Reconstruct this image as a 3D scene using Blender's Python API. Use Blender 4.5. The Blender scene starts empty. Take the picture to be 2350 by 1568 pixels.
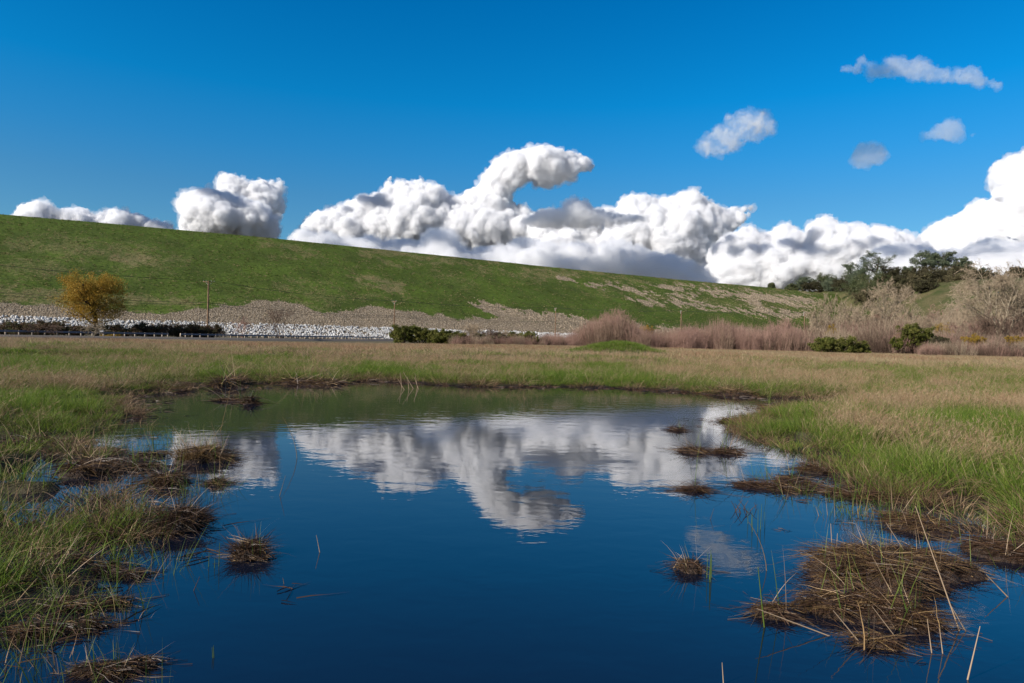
import bpy, bmesh, math, random
import numpy as np
from mathutils import Vector, Matrix

# ------------------------------------------------------------------ camera, sky, sun, exposure
S = bpy.context.scene
COL = S.collection
CAM_H = 1.6
FPX = 1567.0                                     # focal length in pixels of a 2350 px wide photo
cam_data = bpy.data.cameras.new("camera")
cam = bpy.data.objects.new("camera", cam_data)
COL.objects.link(cam)
cam_data.sensor_width = 36.0
cam_data.lens = 24.0
cam_data.clip_start = 0.05
cam_data.clip_end = 60000.0
cam.matrix_world = (Matrix.Translation((0, 0, CAM_H)) @ Matrix.Rotation(math.radians(90 - 0.33), 4, 'X')
                    @ Matrix.Rotation(math.radians(1.4), 4, 'Z'))
S.camera = cam

SUN_DIR = Vector((-0.73, -0.48, 0.48)).normalized()     # towards the sun
SUN_ELEV = math.asin(SUN_DIR.z)
SUN_AZ = math.atan2(SUN_DIR.x, SUN_DIR.y)                # clockwise from +Y
world = bpy.data.worlds.new("World")
S.world = world
world.use_nodes = True
wn, wl = world.node_tree.nodes, world.node_tree.links
wn.clear()
w_out = wn.new('ShaderNodeOutputWorld')
w_bg = wn.new('ShaderNodeBackground')
w_sky = wn.new('ShaderNodeTexSky')
w_sky.sky_type = 'NISHITA'
w_sky.sun_disc = False
w_sky.sun_elevation = SUN_ELEV
w_sky.sun_rotation = SUN_AZ
w_sky.altitude = 300
w_sky.air_density = 1.0
w_sky.dust_density = 0.1
w_sky.ozone_density = 3.0
# a polarised winter sky: the blue deepens with height on the side the camera looks to, paler all round behind
w_tc = wn.new('ShaderNodeTexCoord')
w_sep = wn.new('ShaderNodeSeparateXYZ')
wl.new(w_tc.outputs['Generated'], w_sep.inputs[0])
def _w_ramp(stops, sock):
    nd = wn.new('ShaderNodeValToRGB'); el = nd.color_ramp.elements
    while len(el) < len(stops): el.new(0.5)
    for e, (p, c) in zip(el, stops):
        e.position = p; e.color = (*[q / 1.8 for q in c], 1)
    wl.new(sock, nd.inputs[0]); return nd
w_r1 = _w_ramp([(0.0, (0.78, 0.95, 1.08)), (0.10, (0.60, 1.02, 1.2)), (0.19, (0.40, 1.05, 1.36)), (0.25, (0.20, 1.14, 1.6)), (0.32, (0.03, 1.22, 1.80)), (0.45, (0.0, 1.08, 1.76)),
                (0.62, (0.25, 1.0, 1.6)), (1.0, (0.8, 1.0, 1.3))], w_sep.outputs['Z'])
w_r2 = _w_ramp([(0.0, (1.0, 1.0, 1.05)), (1.0, (0.8, 1.0, 1.25))], w_sep.outputs['Z'])
w_map = wn.new('ShaderNodeMapRange'); w_map.inputs[1].default_value = -0.1; w_map.inputs[2].default_value = 0.5
wl.new(w_sep.outputs['Y'], w_map.inputs[0])
w_sel = wn.new('ShaderNodeMix'); w_sel.data_type = 'RGBA'
wl.new(w_map.outputs[0], w_sel.inputs[0]); wl.new(w_r2.outputs[0], w_sel.inputs[6]); wl.new(w_r1.outputs[0], w_sel.inputs[7])
w_tint = wn.new('ShaderNodeMix')
w_tint.data_type = 'RGBA'; w_tint.blend_type = 'MULTIPLY'
w_tint.inputs[0].default_value = 1.0
w_bg.inputs['Strength'].default_value = 0.102
wl.new(w_sky.outputs[0], w_tint.inputs[6])
wl.new(w_sel.outputs[2], w_tint.inputs[7])
wl.new(w_tint.outputs[2], w_bg.inputs['Color'])
wl.new(w_bg.outputs[0], w_out.inputs['Surface'])

sun_data = bpy.data.lights.new("sun", 'SUN')
sun_data.energy = 5.0
sun_data.angle = math.radians(0.5)
sun_data.color = (1.0, 0.94, 0.86)
sun = bpy.data.objects.new("sun", sun_data)
COL.objects.link(sun)
sun.rotation_euler = SUN_DIR.to_track_quat('Z', 'Y').to_euler()
sun.location = (0, 0, 50)

S.view_settings.view_transform = 'Standard'
S.view_settings.look = 'None'
S.view_settings.exposure = 0.5
S.view_settings.gamma = 1.0
S.cycles.use_denoising = True
S.cycles.max_bounces = 24
S.cycles.diffuse_bounces = 3
S.cycles.glossy_bounces = 3
S.cycles.transmission_bounces = 4
S.cycles.transparent_max_bounces = 12
S.cycles.volume_bounces = 24
S.cycles.sample_clamp_indirect = 6.0

# ------------------------------------------------------------------ helpers
_R = np.array(cam.matrix_world.to_3x3())
def ray(px, py):
    """unit view direction of a pixel of the 2350x1568 photograph"""
    v = np.stack([(np.asarray(px, float) - 1175) / FPX, -(np.asarray(py, float) - 784) / FPX, -np.ones_like(np.asarray(px, float))], -1)
    v = v @ _R.T
    return v / np.linalg.norm(v, axis=-1, keepdims=True)
def on_ground(px, py, z=0.0):
    d = ray(px, py)
    t = (z - CAM_H) / d[..., 2]
    return np.stack([d[..., 0] * t, d[..., 1] * t], -1)
def at_depth(px, py, Y):
    d = ray(px, py)
    t = Y / d[..., 1]
    return np.array([0, 0, CAM_H]) + d * t[..., None] if np.ndim(t) else np.array([0, 0, CAM_H]) + d * t

def _hash(ix, iy, iz, seed):
    h = (ix.astype(np.int64) * 374761393 + iy.astype(np.int64) * 668265263 + iz.astype(np.int64) * 2147483647 + seed * 974711)
    h = (h ^ (h >> 13)) * 1274126177
    h = h ^ (h >> 16)
    return (h & 0xffffff).astype(np.float64) / 0xffffff
def vnoise(p, seed=0):
    """smooth value noise in 0..1 for points p (n,3)"""
    i = np.floor(p).astype(np.int64); f = p - i
    f = f * f * f * (f * (f * 6 - 15) + 10)
    r = 0
    for dx in (0, 1):
        for dy in (0, 1):
            for dz in (0, 1):
                w = (f[:, 0] if dx else 1 - f[:, 0]) * (f[:, 1] if dy else 1 - f[:, 1]) * (f[:, 2] if dz else 1 - f[:, 2])
                r = r + w * _hash(i[:, 0] + dx, i[:, 1] + dy, i[:, 2] + dz, seed)
    return r
def fbm(p, octaves=4, seed=0, gain=0.5):
    a, s, t = 1.0, 0.0, 0.0
    for k in range(octaves):
        s = s + a * vnoise(p * (2.03 ** k) + k * 17.3, seed + k * 31)
        t += a; a *= gain
    return s / t
def fbm2(x, y, scale, octaves=4, seed=0, gain=0.5):
    x, y = np.asarray(x, float), np.asarray(y, float)
    p = np.stack([x.ravel() / scale, y.ravel() / scale, np.full(x.size, 0.37)], -1)
    return fbm(p, octaves, seed, gain).reshape(x.shape)
def poly_sdf(px, py, poly, closed=True):
    """signed distance to a polygon, positive inside"""
    P = np.asarray(poly, float); n = len(P)
    x, y = np.asarray(px, float), np.asarray(py, float)
    d = np.full(x.shape, 1e18); inside = np.zeros(x.shape, bool)
    for i in range(n if closed else n - 1):
        a, b = P[i], P[(i + 1) % n]
        e = b - a
        wx, wy = x - a[0], y - a[1]
        t = np.clip((wx * e[0] + wy * e[1]) / max(e @ e, 1e-12), 0, 1)
        d = np.minimum(d, (wx - t * e[0]) ** 2 + (wy - t * e[1]) ** 2)
        c = ((a[1] <= y) != (b[1] <= y)) & (x < (b[0] - a[0]) * (y - a[1]) / (b[1] - a[1] + 1e-15) + a[0])
        inside ^= c
    d = np.sqrt(d)
    return np.where(inside, d, -d) if closed else d

def mesh_from(name, verts, faces, mats=(), smooth=False, mat_idx=None):
    """faces: list of arrays (n,3)/(n,4), or one array"""
    me = bpy.data.meshes.new(name)
    verts = np.asarray(verts, np.float32)
    if isinstance(faces, np.ndarray): faces = [faces]
    faces = [np.asarray(f, np.int32) for f in faces if len(f)]
    nl = sum(f.size for f in faces); nf = sum(len(f) for f in faces)
    me.vertices.add(len(verts)); me.vertices.foreach_set('co', verts.ravel())
    me.loops.add(nl); me.loops.foreach_set('vertex_index', np.concatenate([f.ravel() for f in faces]))
    me.polygons.add(nf)
    tot = np.concatenate([np.full(len(f), f.shape[1], np.int32) for f in faces])
    st = np.concatenate([[0], np.cumsum(tot)[:-1]]).astype(np.int32)
    me.polygons.foreach_set('loop_start', st)
    if smooth: me.polygons.foreach_set('use_smooth', np.ones(nf, bool))
    if mat_idx is not None: me.polygons.foreach_set('material_index', np.asarray(mat_idx, np.int32))
    me.update(calc_edges=True)
    me.validate()
    for m in mats: me.materials.append(m)
    return me
def link(name, me, parent=None, loc=None):
    o = bpy.data.objects.new(name, me)
    COL.objects.link(o)
    if parent is not None: o.parent = parent
    if loc is not None: o.location = loc
    return o
def tag(o, label=None, cat=None, group=None, kind=None):
    if label: o['label'] = label
    if cat: o['category'] = cat
    if group: o['group'] = group
    if kind: o['kind'] = kind
    return o
def empty(name, loc=(0, 0, 0), rz=0.0):
    o = bpy.data.objects.new(name, None)
    o.empty_display_size = 0.3
    COL.objects.link(o); o.location = loc; o.rotation_euler = (0, 0, rz)
    return o
def face_attr(me, name, vals):
    a = me.attributes.new(name, 'FLOAT', 'FACE'); a.data.foreach_set('value', np.asarray(vals, np.float32))
def vert_attr(me, name, vals):
    a = me.attributes.new(name, 'FLOAT', 'POINT'); a.data.foreach_set('value', np.asarray(vals, np.float32))

class NT:
    """small node-tree helper"""
    def __init__(self, name):
        self.m = bpy.data.materials.new(name); self.m.use_nodes = True
        self.t = self.m.node_tree; self.t.nodes.clear()
        self.out = self.t.nodes.new('ShaderNodeOutputMaterial')
    def n(self, kind, **kw):
        nd = self.t.nodes.new('ShaderNode' + kind)
        for k, v in kw.items(): setattr(nd, k, v)
        return nd
    def put(self, sock, v):
        if hasattr(v, 'is_output') or isinstance(v, bpy.types.NodeSocket): self.t.links.new(v, sock)
        elif isinstance(v, (tuple, list)): sock.default_value = tuple(v) + ((1.0,) if len(v) == 3 and len(sock.default_value) == 4 else ())
        else: sock.default_value = v
    def noise(self, scale, detail=4, rough=0.5, vec=None, dist=0.0):
        nd = self.n('TexNoise'); nd.inputs['Scale'].default_value = scale
        nd.inputs['Detail'].default_value = detail; nd.inputs['Roughness'].default_value = rough
        nd.inputs['Distortion'].default_value = dist
        if vec is not None: self.put(nd.inputs['Vector'], vec)
        return nd.outputs['Fac']
    def mix(self, f, a, b, blend='MIX'):
        nd = self.n('Mix', data_type='RGBA', blend_type=blend)
        self.put(nd.inputs[0], f); self.put(nd.inputs[6], a); self.put(nd.inputs[7], b)
        return nd.outputs[2]
    def ramp(self, f, stops):
        nd = self.n('ValToRGB'); el = nd.color_ramp.elements
        while len(el) < len(stops): el.new(0.5)
        for e, (p, c) in zip(el, stops):
            e.position = p; e.color = tuple(c) + (1,) if isinstance(c, (tuple, list)) else (c, c, c, 1)
        self.put(nd.inputs[0], f)
        return nd.outputs[0]
    def math(self, op, a, b=0.0, c=None, clamp=False):
        nd = self.n('Math', operation=op, use_clamp=clamp)
        self.put(nd.inputs[0], a); self.put(nd.inputs[1], b)
        if c is not None: self.put(nd.inputs[2], c)
        return nd.outputs[0]
    def attr(self, name, kind='GEOMETRY'):
        nd = self.n('Attribute', attribute_type=kind, attribute_name=name)
        return nd.outputs['Fac']
    def pos(self, scale=None):
        g = self.n('NewGeometry').outputs['Position']
        if scale is None: return g
        mp = self.n('Mapping'); self.t.links.new(g, mp.inputs[0]); mp.inputs['Scale'].default_value = scale
        return mp.outputs[0]
    def principled(self, color, rough=0.8, spec=0.3, bump=None, bump_dist=0.1, bump_str=1.0, **kw):
        p = self.n('BsdfPrincipled')
        self.put(p.inputs['Base Color'], color); self.put(p.inputs['Roughness'], rough)
        p.inputs['Specular IOR Level'].default_value = spec
        for k, v in kw.items(): self.put(p.inputs[k], v)
        if bump is not None:
            b = self.n('Bump'); b.inputs['Distance'].default_value = bump_dist; b.inputs['Strength'].default_value = bump_str
            self.put(b.inputs['Height'], bump); self.t.links.new(b.outputs[0], p.inputs['Normal'])
        return p
    def done(self, shader, volume=None):
        if shader is not None: self.t.links.new(shader.outputs[0], self.out.inputs['Surface'])
        if volume is not None: self.t.links.new(volume.outputs[0], self.out.inputs['Volume'])
        return self.m
# ------------------------------------------------------------------ clouds: real bodies of cloud kilometres away
_ico = {}
def ico(sub):
    if sub not in _ico:
        bm = bmesh.new(); bmesh.ops.create_icosphere(bm, subdivisions=sub, radius=1.0)
        v = np.array([x.co[:] for x in bm.verts]); f = np.array([[q.index for q in p.verts] for p in bm.faces]); bm.free()
        _ico[sub] = (v, f)
    return _ico[sub]
def spheres_mesh(name, C, Rr, sub=2):
    v, f = ico(sub)
    V = (C[:, None, :] + v[None] * Rr[:, None, None]).reshape(-1, 3)
    F = (f[None] + (np.arange(len(C)) * len(v))[:, None, None]).reshape(-1, 3)
    return mesh_from(name, V, F)

def remeshed(name, C, Rr, voxel, smooth_it=0):
    me = spheres_mesh(name + "_raw", C, Rr)
    o = bpy.data.objects.new(name + "_raw", me); COL.objects.link(o)
    m = o.modifiers.new("r", 'REMESH'); m.mode = 'VOXEL'; m.voxel_size = voxel; m.use_smooth_shade = True
    if smooth_it:
        s = o.modifiers.new("s", 'SMOOTH'); s.factor = 0.5; s.iterations = smooth_it
    dg = bpy.context.evaluated_depsgraph_get()
    out = bpy.data.meshes.new_from_object(o.evaluated_get(dg), depsgraph=dg)
    bpy.data.objects.remove(o); bpy.data.meshes.remove(me)
    out.name = name
    return out

def cloud(name, poly, D, label, mat, seed=0, rmax=40, n=160, child=26, depth=1.0, rough=4.2, flat=1.0, vox=1.7, rmin=5, fringe=1.0, cat='cloud', group=None):
    """poly: outline in photo pixels, turned into a body of real size standing D metres away"""
    rng = np.random.default_rng(seed)
    P = np.array(poly, float)
    lo, hi = P.min(0), P.max(0)
    k = D / FPX                                   # metres per photo pixel at D
    cand = rng.uniform(lo, hi, (n * 12, 2))
    sd = poly_sdf(cand[:, 0], cand[:, 1], P)
    keep = sd > rmin
    cand, sd = cand[keep], sd[keep]
    # greedy: spread the centres
    order = rng.permutation(len(cand)); sel = []
    for i in order:
        r = min(sd[i], rmax)
        if all((cand[i, 0] - cand[j, 0]) ** 2 + (cand[i, 1] - cand[j, 1]) ** 2 > (0.42 * min(r, min(sd[j], rmax))) ** 2 for j in sel):
            sel.append(i)
        if len(sel) >= n: break
    c2, r = cand[sel], np.minimum(sd[sel], rmax) * rng.uniform(0.8, 1.0, len(sel))
    bulge = np.minimum(sd[sel], rmax * 2.2)       # the middle of the body stands nearer
    off = bulge * depth * 1.0 * k + rng.normal(0, 0.25, len(sel)) * rmax * k * depth
    d = ray(c2[:, 0], c2[:, 1])
    C = d * (D - off)[:, None] + np.array([0, 0, CAM_H])
    Rm = r * k
    # two generations of smaller billows on the surface of the big ones
    allC, allR = [C], [Rm]
    base, bR = C, Rm
    for gen, (cnt, fr) in enumerate(((child, 0.38), (10, 0.36))):
        v = rng.normal(0, 1, (len(base), cnt, 3)); v /= np.linalg.norm(v, axis=-1, keepdims=True)
        v[..., 2] = np.abs(v[..., 2]) * 0.9 + v[..., 2] * 0.1 if flat < 1 else v[..., 2]
        rr = bR[:, None] * fr * rng.uniform(0.55, 1.15, (len(base), cnt))
        cc = base[:, None, :] + v * (bR[:, None, None] * 0.86)
        cc, rr = cc.reshape(-1, 3), rr.reshape(-1)
        cc_front = np.einsum('ij,ij->i', cc - np.array([0, 0, CAM_H]), cc - np.array([0, 0, CAM_H]))
        # drop those swallowed by the cluster far behind, and those leaving the outline
        rel = (cc - np.array([0, 0, CAM_H])) @ _R
        pxx = 1175 + FPX * rel[:, 0] / -rel[:, 2]; pyy = 784 - FPX * rel[:, 1] / -rel[:, 2]
        s2 = poly_sdf(pxx, pyy, P)
        ok = (s2 > -1.5 + rr / k * 0.35) & (rr / k > 1.6)
        cc, rr = cc[ok], rr[ok]
        allC.append(cc); allR.append(rr)
        pick = rng.permutation(len(cc))[:2600]
        base, bR = cc[pick], rr[pick]
    C, Rm = np.concatenate(allC), np.concatenate(allR)
    me = remeshed(name, C, Rm, vox * k, 1)
    nv = len(me.vertices)
    co = np.empty(nv * 3, np.float32); me.vertices.foreach_get('co', co); co = co.reshape(-1, 3).astype(float)
    no = np.empty(nv * 3, np.float32); me.vertices.foreach_get('normal', no); no = no.reshape(-1, 3)
    q = co / k
    h = (np.abs(fbm(q / 11.0, 5, seed, 0.6) - 0.5) * 2.6 + (fbm(q / 3.6, 3, seed + 9, 0.6) - 0.5) * 1.3) * rough
    body = co + no * (h[:, None] - 0.45 * rough) * k
    org = body.mean(0)
    me.vertices.foreach_set('co', (body - org).astype(np.float32).ravel())
    me.materials.clear(); me.materials.append(mat)
    me.update()
    o = link(name, me, loc=org)
    if fringe:
        # thin torn vapour round the body
        me2 = me.copy(); me2.name = 'thin_vapour'
        h2 = (fbm(q / 16.0, 5, seed + 40, 0.62) - 0.47) * 34 * fringe
        co2 = co + no * np.clip(h2, -6, 16)[:, None] * k
        co2 += (np.stack([fbm(q / 9.0, 3, seed + 50 + i) for i in range(3)], -1) - 0.5) * 9 * k * fringe
        me2.vertices.foreach_set('co', (co2 - org).astype(np.float32).ravel())
        me2.materials.clear(); me2.materials.append(M_FRINGE if fringe == 1.0 else M_THIN); me2.update()
        link('thin_vapour', me2, o)
    tag(o, label, cat, group)
    print(name, nv)
    return o
# ------------------------------------------------------------------ the land: pond, meadow, embankment, knoll
def sstep(a, b, x):
    t = np.clip((np.asarray(x, float) - a) / (b - a), 0, 1); return t * t * (3 - 2 * t)
def horizon(px):
    return 775 + (np.asarray(px, float) - 1175) * 0.0244
SHORE_PX = [(-60, 1452), (0, 1432), (95, 1405), (150, 1400), (212, 1352), (232, 1305), (205, 1275), (165, 1262), (172, 1240), (262, 1237), (345, 1212), (352, 1200), (285, 1186), (245, 1150), (268, 1118),
            (282, 1082), (228, 1052), (150, 1026), (168, 1000), (245, 985), (312, 974), (330, 958), (280, 940), (292, 918), (330, 906), (432, 897), (402, 884), (470, 884), (530, 888), (560, 880), (620, 880),
            (760, 881), (850, 874), (960, 880), (1100, 888), (1300, 888), (1500, 895), (1640, 906), (1800, 915), (1930, 917), (1900, 925), (1830, 938), (1765, 948), (1702, 966), (1700, 986), (1735, 1006),
            (1800, 1031), (1862, 1052), (1902, 1082), (1962, 1112), (2032, 1146), (2082, 1161), (2150, 1168), (2210, 1190), (2180, 1210), (2250, 1226), (2330, 1244), (2400, 1262), (2560, 1290), (2800, 1330)]
_sh = on_ground([p[0] for p in SHORE_PX], [p[1] for p in SHORE_PX])
SHORE = [tuple(p) for p in _sh] + [(6.5, 3.2), (5.5, 0.9), (2.0, 0.2), (-2.5, 0.3), (-5.0, 2.4)]
PUDDLE = [tuple(p) for p in on_ground([-120, 60, 180, 300, 290, 200, 120, 0, -120], [821, 824, 829, 836, 842, 843, 838, 838, 836])]
MOUND = at_depth(1418, 822, 62.0)
def land_h(x, y):
    x, y = np.asarray(x, float), np.asarray(y, float)
    sd = poly_sdf(x, y, SHORE)
    wob = (fbm2(x, y, 0.9, 3, 5) - 0.5) * 0.5 * np.clip(y / 10, .35, 1.5)
    s = sd + wob
    bed = -0.55 * sstep(0, 3.0, s) - 0.05 * sstep(0, 0.15, s)
    r = -s
    dry = 0.05 * sstep(0, 0.12, r) + 0.12 * sstep(0.1, 1.5, r) + 0.18 * sstep(2, 18, r) + (fbm2(x, y, 1.3, 3, 2) - 0.5) * 0.16 * sstep(0.2, 2.0, r)
    dry = dry + (fbm2(x, y, 9, 3, 3) - 0.5) * 0.3 * sstep(2, 12, r)
    h = np.where(s > 0, bed, dry)
    edge_ = np.exp(-((r - 0.7) / 0.9) ** 2) * (y < 20) * np.where(x < 0, 1.0, 0.45)          # soft wet hollows just behind the waterline
    h = h - 0.30 * edge_ * sstep(0.50, 0.60, fbm2(x, y, 0.75, 3, 12)) * (s < 0)
    sp = poly_sdf(x, y, PUDDLE)
    h = h - 0.5 * sstep(-1.2, 0.8, sp + (fbm2(x, y, 1.5, 2, 8) - 0.5) * 1.2)
    d2 = ((x - MOUND[0]) / 3.4) ** 2 + ((y - MOUND[1]) / 3.0) ** 2
    h = h + 1.05 * np.exp(-d2) * (0.85 + 0.3 * fbm2(x, y, 1.5, 2, 4))
    h = h - 0.72 * sstep(45, 95, y) * (1 - sstep(-45, 8, x))
    h = np.where(y > 400, h * 0 + 0.2, h)
    return h

def graded(lo, hi, fine_lo, fine_hi, step, grow=1.07):
    a = list(np.arange(fine_lo, fine_hi, step))
    s, v = step, a[-1]
    while v < hi: s *= grow; v += s; a.append(v)
    s, v = step, a[0]; b = []
    while v > lo: s *= grow; v -= s; b.append(v)
    return np.array(b[::-1] + a)
def grid_mesh(name, X, Y, Z, mats, smooth=True):
    ny, nx = X.shape
    V = np.stack([X, Y, Z], -1).reshape(-1, 3)
    i = np.arange(nx * ny).reshape(ny, nx)
    F = np.stack([i[:-1, :-1], i[:-1, 1:], i[1:, 1:], i[1:, :-1]], -1).reshape(-1, 4)
    return mesh_from(name, V, F, mats, smooth)

# ground sheet
gx = graded(-3000, 3000, -13, 15, 0.14, 1.06)
gy = graded(-1200, 6000, -1, 26, 0.14, 1.05)
GX, GY = np.meshgrid(gx, gy)
GZ = land_h(GX, GY)
t = NT("meadow_soil")
wet = t.attr('wet'); P = t.pos()
n1 = t.noise(0.25, 5, 0.6, P); n2 = t.noise(3.0, 6, 0.7, P); n3 = t.noise(24.0, 4, 0.7, P)
dryc = t.mix(t.ramp(n2, [(0.35, 0), (0.65, 1)]), (0.10, 0.070, 0.035), (0.17, 0.125, 0.065))
grn = t.mix(t.ramp(n2, [(0.35, 0), (0.65, 1)]), (0.022, 0.035, 0.010), (0.05, 0.07, 0.018))
c = t.mix(t.attr('dryness'), grn, dryc)
mud = t.mix(t.ramp(n3, [(0.35, 0), (0.7, 1)]), (0.008, 0.005, 0.003), (0.035, 0.021, 0.012))
c = t.mix(wet, c, mud)
m_soil = t.done(t.principled(c, rough=t.math('SUBTRACT', 0.92, t.math('MULTIPLY', wet, 0.35)), spec=0.3, bump=t.math('ADD', n2, t.math('MULTIPLY', n3, 0.4)), bump_dist=0.04))

def dry_field(x, y):
    """how dry the grass is at a place of the meadow, 0 green .. 1 straw"""
    x, y = np.asarray(x, float), np.asarray(y, float)
    n = fbm2(x, y, 7.0, 4, 21); n2 = fbm2(x, y, 2.2, 3, 22)
    far = sstep(36, 58, y + (n - 0.5) * 34)
    right = sstep(1.5, 5.5, x - 0.08 * y) * sstep(5.5, 10, y) * (1 - sstep(26, 34, y) * 0.4)
    d = far * 0.68 + (1 - far) * (0.14 + 0.42 * right * sstep(0.36, 0.60, n) + 0.36 * sstep(0.52, 0.68, n2))
    d = d * (1 - 0.9 * np.exp(-(((x - MOUND[0]) / 4.2) ** 2 + ((y - MOUND[1]) / 3.6) ** 2)))
    return np.clip(d, 0, 1)
sdg = poly_sdf(GX, GY, SHORE)
ground_me = grid_mesh("ground", GX, GY, GZ, [m_soil])
vert_attr(ground_me, 'wet', ((1 - sstep(0.02, 0.14, GZ)) * (GY < 48) * (np.abs(GX) < 62)).ravel())
vert_attr(ground_me, 'dryness', dry_field(GX, GY).ravel())
tag(link("ground", ground_me), kind='structure')

# water: one level sheet that fills every hollow of the ground near the camera
t = NT("pond_water")
P1 = t.pos((1.0, 1.6, 1.0)); P2 = t.pos((1.0, 2.2, 1.0))
w1 = t.noise(2.2, 3, 0.55, P1, 0.4); w2 = t.noise(9.0, 2, 0.5, P2, 0.2); w3 = t.noise(0.35, 2, 0.5, t.pos())
hgt = t.math('ADD', t.math('MULTIPLY', w1, 1.0), t.math('MULTIPLY', t.math('MULTIPLY', w2, 0.13), w3))
m_water = t.done(t.principled((0.0035, 0.0062, 0.015), rough=0.015, spec=0.5, IOR=1.58, bump=hgt, bump_dist=0.0019, bump_str=1.0))
wx, wy = np.meshgrid(np.linspace(-60, 34, 30), np.linspace(-6, 46, 30))
tag(link("pond_water", grid_mesh("pond_water", wx, wy, wx * 0.0, [m_water])), kind='structure')

# ---- embankment: a straight dam face; the crest is level, it only recedes to the right
E = np.array([0.8346, 0.5508]); N = np.array([-0.5508, 0.8346])
FOOT0 = np.array([0.0, 268.0]); WIDTH = 106.8
ss = np.arange(-430, 620, 0.9)
cx = np.array([-400, 0, 220, 450, 640, 870, 1175, 1350, 1600, 1760, 1870, 2000, 2400])
cy = np.array([462, 492, 511, 531, 549, 572, 604, 622, 646, 660, 671, 684, 722])
crest_xy = FOOT0 + ss[:, None] * E + WIDTH * N
px_c = 1175 + FPX * crest_xy[:, 0] / crest_xy[:, 1]
py_c = np.interp(px_c, cx, cy)
H_c = np.empty(len(ss))
for i in range(len(ss)):
    if 0.05 < crest_xy[i, 1]:
        pp = np.clip(px_c[i], -400, 2300)
        H_c[i] = at_depth(pp, np.interp(pp, cx, cy), crest_xy[i, 1])[2]
H_c = np.convolve(np.pad(H_c, 20, mode='edge'), np.ones(41) / 41, 'valid')
print('crest', H_c[::150].round(1))
def bank_point(s, t_):
    """a point of the embankment face: s metres along, t_ 0 at the foot .. 1 at the crest"""
    s, t_ = np.asarray(s, float), np.asarray(t_, float)
    H = np.interp(s, ss, H_c)
    xy = FOOT0 + s[..., None] * E + (WIDTH * t_)[..., None] * N
    z = H * np.where(t_ > 1.1, np.maximum(1 - (t_ - 1.1) * 1.2, -0.02), np.where(t_ > 1, 1.0, t_))
    z = z + (fbm2(s, t_ * 100, 22, 3, 41) - 0.5) * 1.6 * np.clip(t_ * 6, 0, 1) * np.clip((1.03 - t_) * 8, 0.1, 1)
    return np.concatenate([xy, z[..., None]], -1)
tt = np.concatenate([np.linspace(-0.01, 1.0, 210), np.linspace(1.012, 2.0, 24)])
SS, TT = np.meshgrid(ss, tt)
BP = bank_point(SS, TT)
def project(P):
    rel = (np.asarray(P) - np.array([0, 0, CAM_H])) @ _R
    return 1175 + FPX * rel[..., 0] / -rel[..., 2], 784 - FPX * rel[..., 1] / -rel[..., 2]
PXE, PYE = project(BP)
PXE = np.clip(PXE, -900, 3500)
# the lower edge of the grass on the face (above it grass, below it bare cobbles), read along the face
gl_x = [-600, 0, 60, 110, 180, 240, 300, 370, 420, 460, 500, 545, 600, 640, 680, 720, 750, 780, 820, 870, 930, 1000, 1060, 1110, 1180, 1260, 1340, 1400, 1500, 1600, 3400]
gl_y = [690, 690, 698, 702, 706, 712, 716, 718, 712, 706, 700, 694, 692, 690, 697, 716, 720, 712, 704, 708, 718, 726, 730, 728, 732, 736, 742, 748, 752, 756, 800]
edge = np.interp(PXE, gl_x, gl_y)
nz = fbm2(SS, TT * 110, 9, 4, 50); nz2 = fbm2(SS, TT * 110 * 0.7, 3.0, 3, 51); nz3 = fbm2(SS * 0.35 + TT * 40, TT * 110, 9, 4, 52)
gravel = sstep(-7, 7, PYE - edge + (nz - 0.5) * 26 + (nz2 - 0.5) * 14)
def blob(poly, soft=8, amp=22):
    return sstep(-soft, soft, poly_sdf(PXE, PYE, poly) + (nz - 0.5) * amp * 1.6 + (nz2 - 0.5) * amp * 1.7 + (nz3 - 0.5) * amp)
bare = [[(1090, 695), (1130, 700), (1190, 712), (1260, 722), (1330, 732), (1390, 740), (1400, 760), (1290, 760), (1220, 742), (1150, 722), (1110, 712)],
        [(1285, 640), (1330, 645), (1390, 652), (1440, 662), (1500, 668), (1560, 672), (1600, 680), (1560, 684), (1480, 674), (1420, 662), (1350, 652)],
        [(1440, 686), (1520, 690), (1600, 698), (1700, 708), (1790, 712), (1850, 718), (1850, 726), (1760, 722), (1660, 712), (1560, 702), (1460, 694)],
        [(1600, 664), (1700, 672), (1760, 678), (1870, 684), (1870, 698), (1780, 694), (1700, 686), (1640, 678)],
        [(1500, 652), (1600, 660), (1680, 668), (1640, 676), (1540, 664)]]
for b in bare:
    gravel = np.maximum(gravel, blob(b, 5, 20) * 0.95)
dryp = np.zeros_like(gravel)
for b, a in [([(20, 560), (110, 545), (250, 552), (340, 575), (420, 600), (330, 612), (200, 598), (80, 590)], .55), ([(0, 585), (130, 600), (170, 640), (60, 640), (0, 620)], .5),
          ([(230, 585), (330, 600), (310, 612), (240, 606)], .9), ([(600, 560), (700, 575), (740, 590), (680, 592), (620, 580)], .6),
          ([(640, 650), (720, 660), (870, 668), (930, 690), (800, 700), (660, 690)], .5), ([(810, 625), (880, 635), (920, 655), (860, 652)], .9),
          ([(840, 574), (1000, 592), (1180, 612), (1400, 636), (1600, 652), (1870, 676), (1870, 684), (1500, 655), (1180, 625), (900, 590)], .75),
          ([(1000, 640), (1100, 650), (1080, 662), (1010, 654)], .4), ([(0, 650), (160, 672), (330, 690), (460, 690), (460, 705), (230, 712), (0, 700)], .75),
          ([(480, 680), (640, 684), (760, 706), (660, 714), (500, 705)], .6), ([(1300, 650), (1870, 690), (1870, 740), (1500, 700)], .45)]:
    dryp = np.maximum(dryp, blob(b, 22, 40) * a * 0.82)
t = NT("embankment_face")
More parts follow.
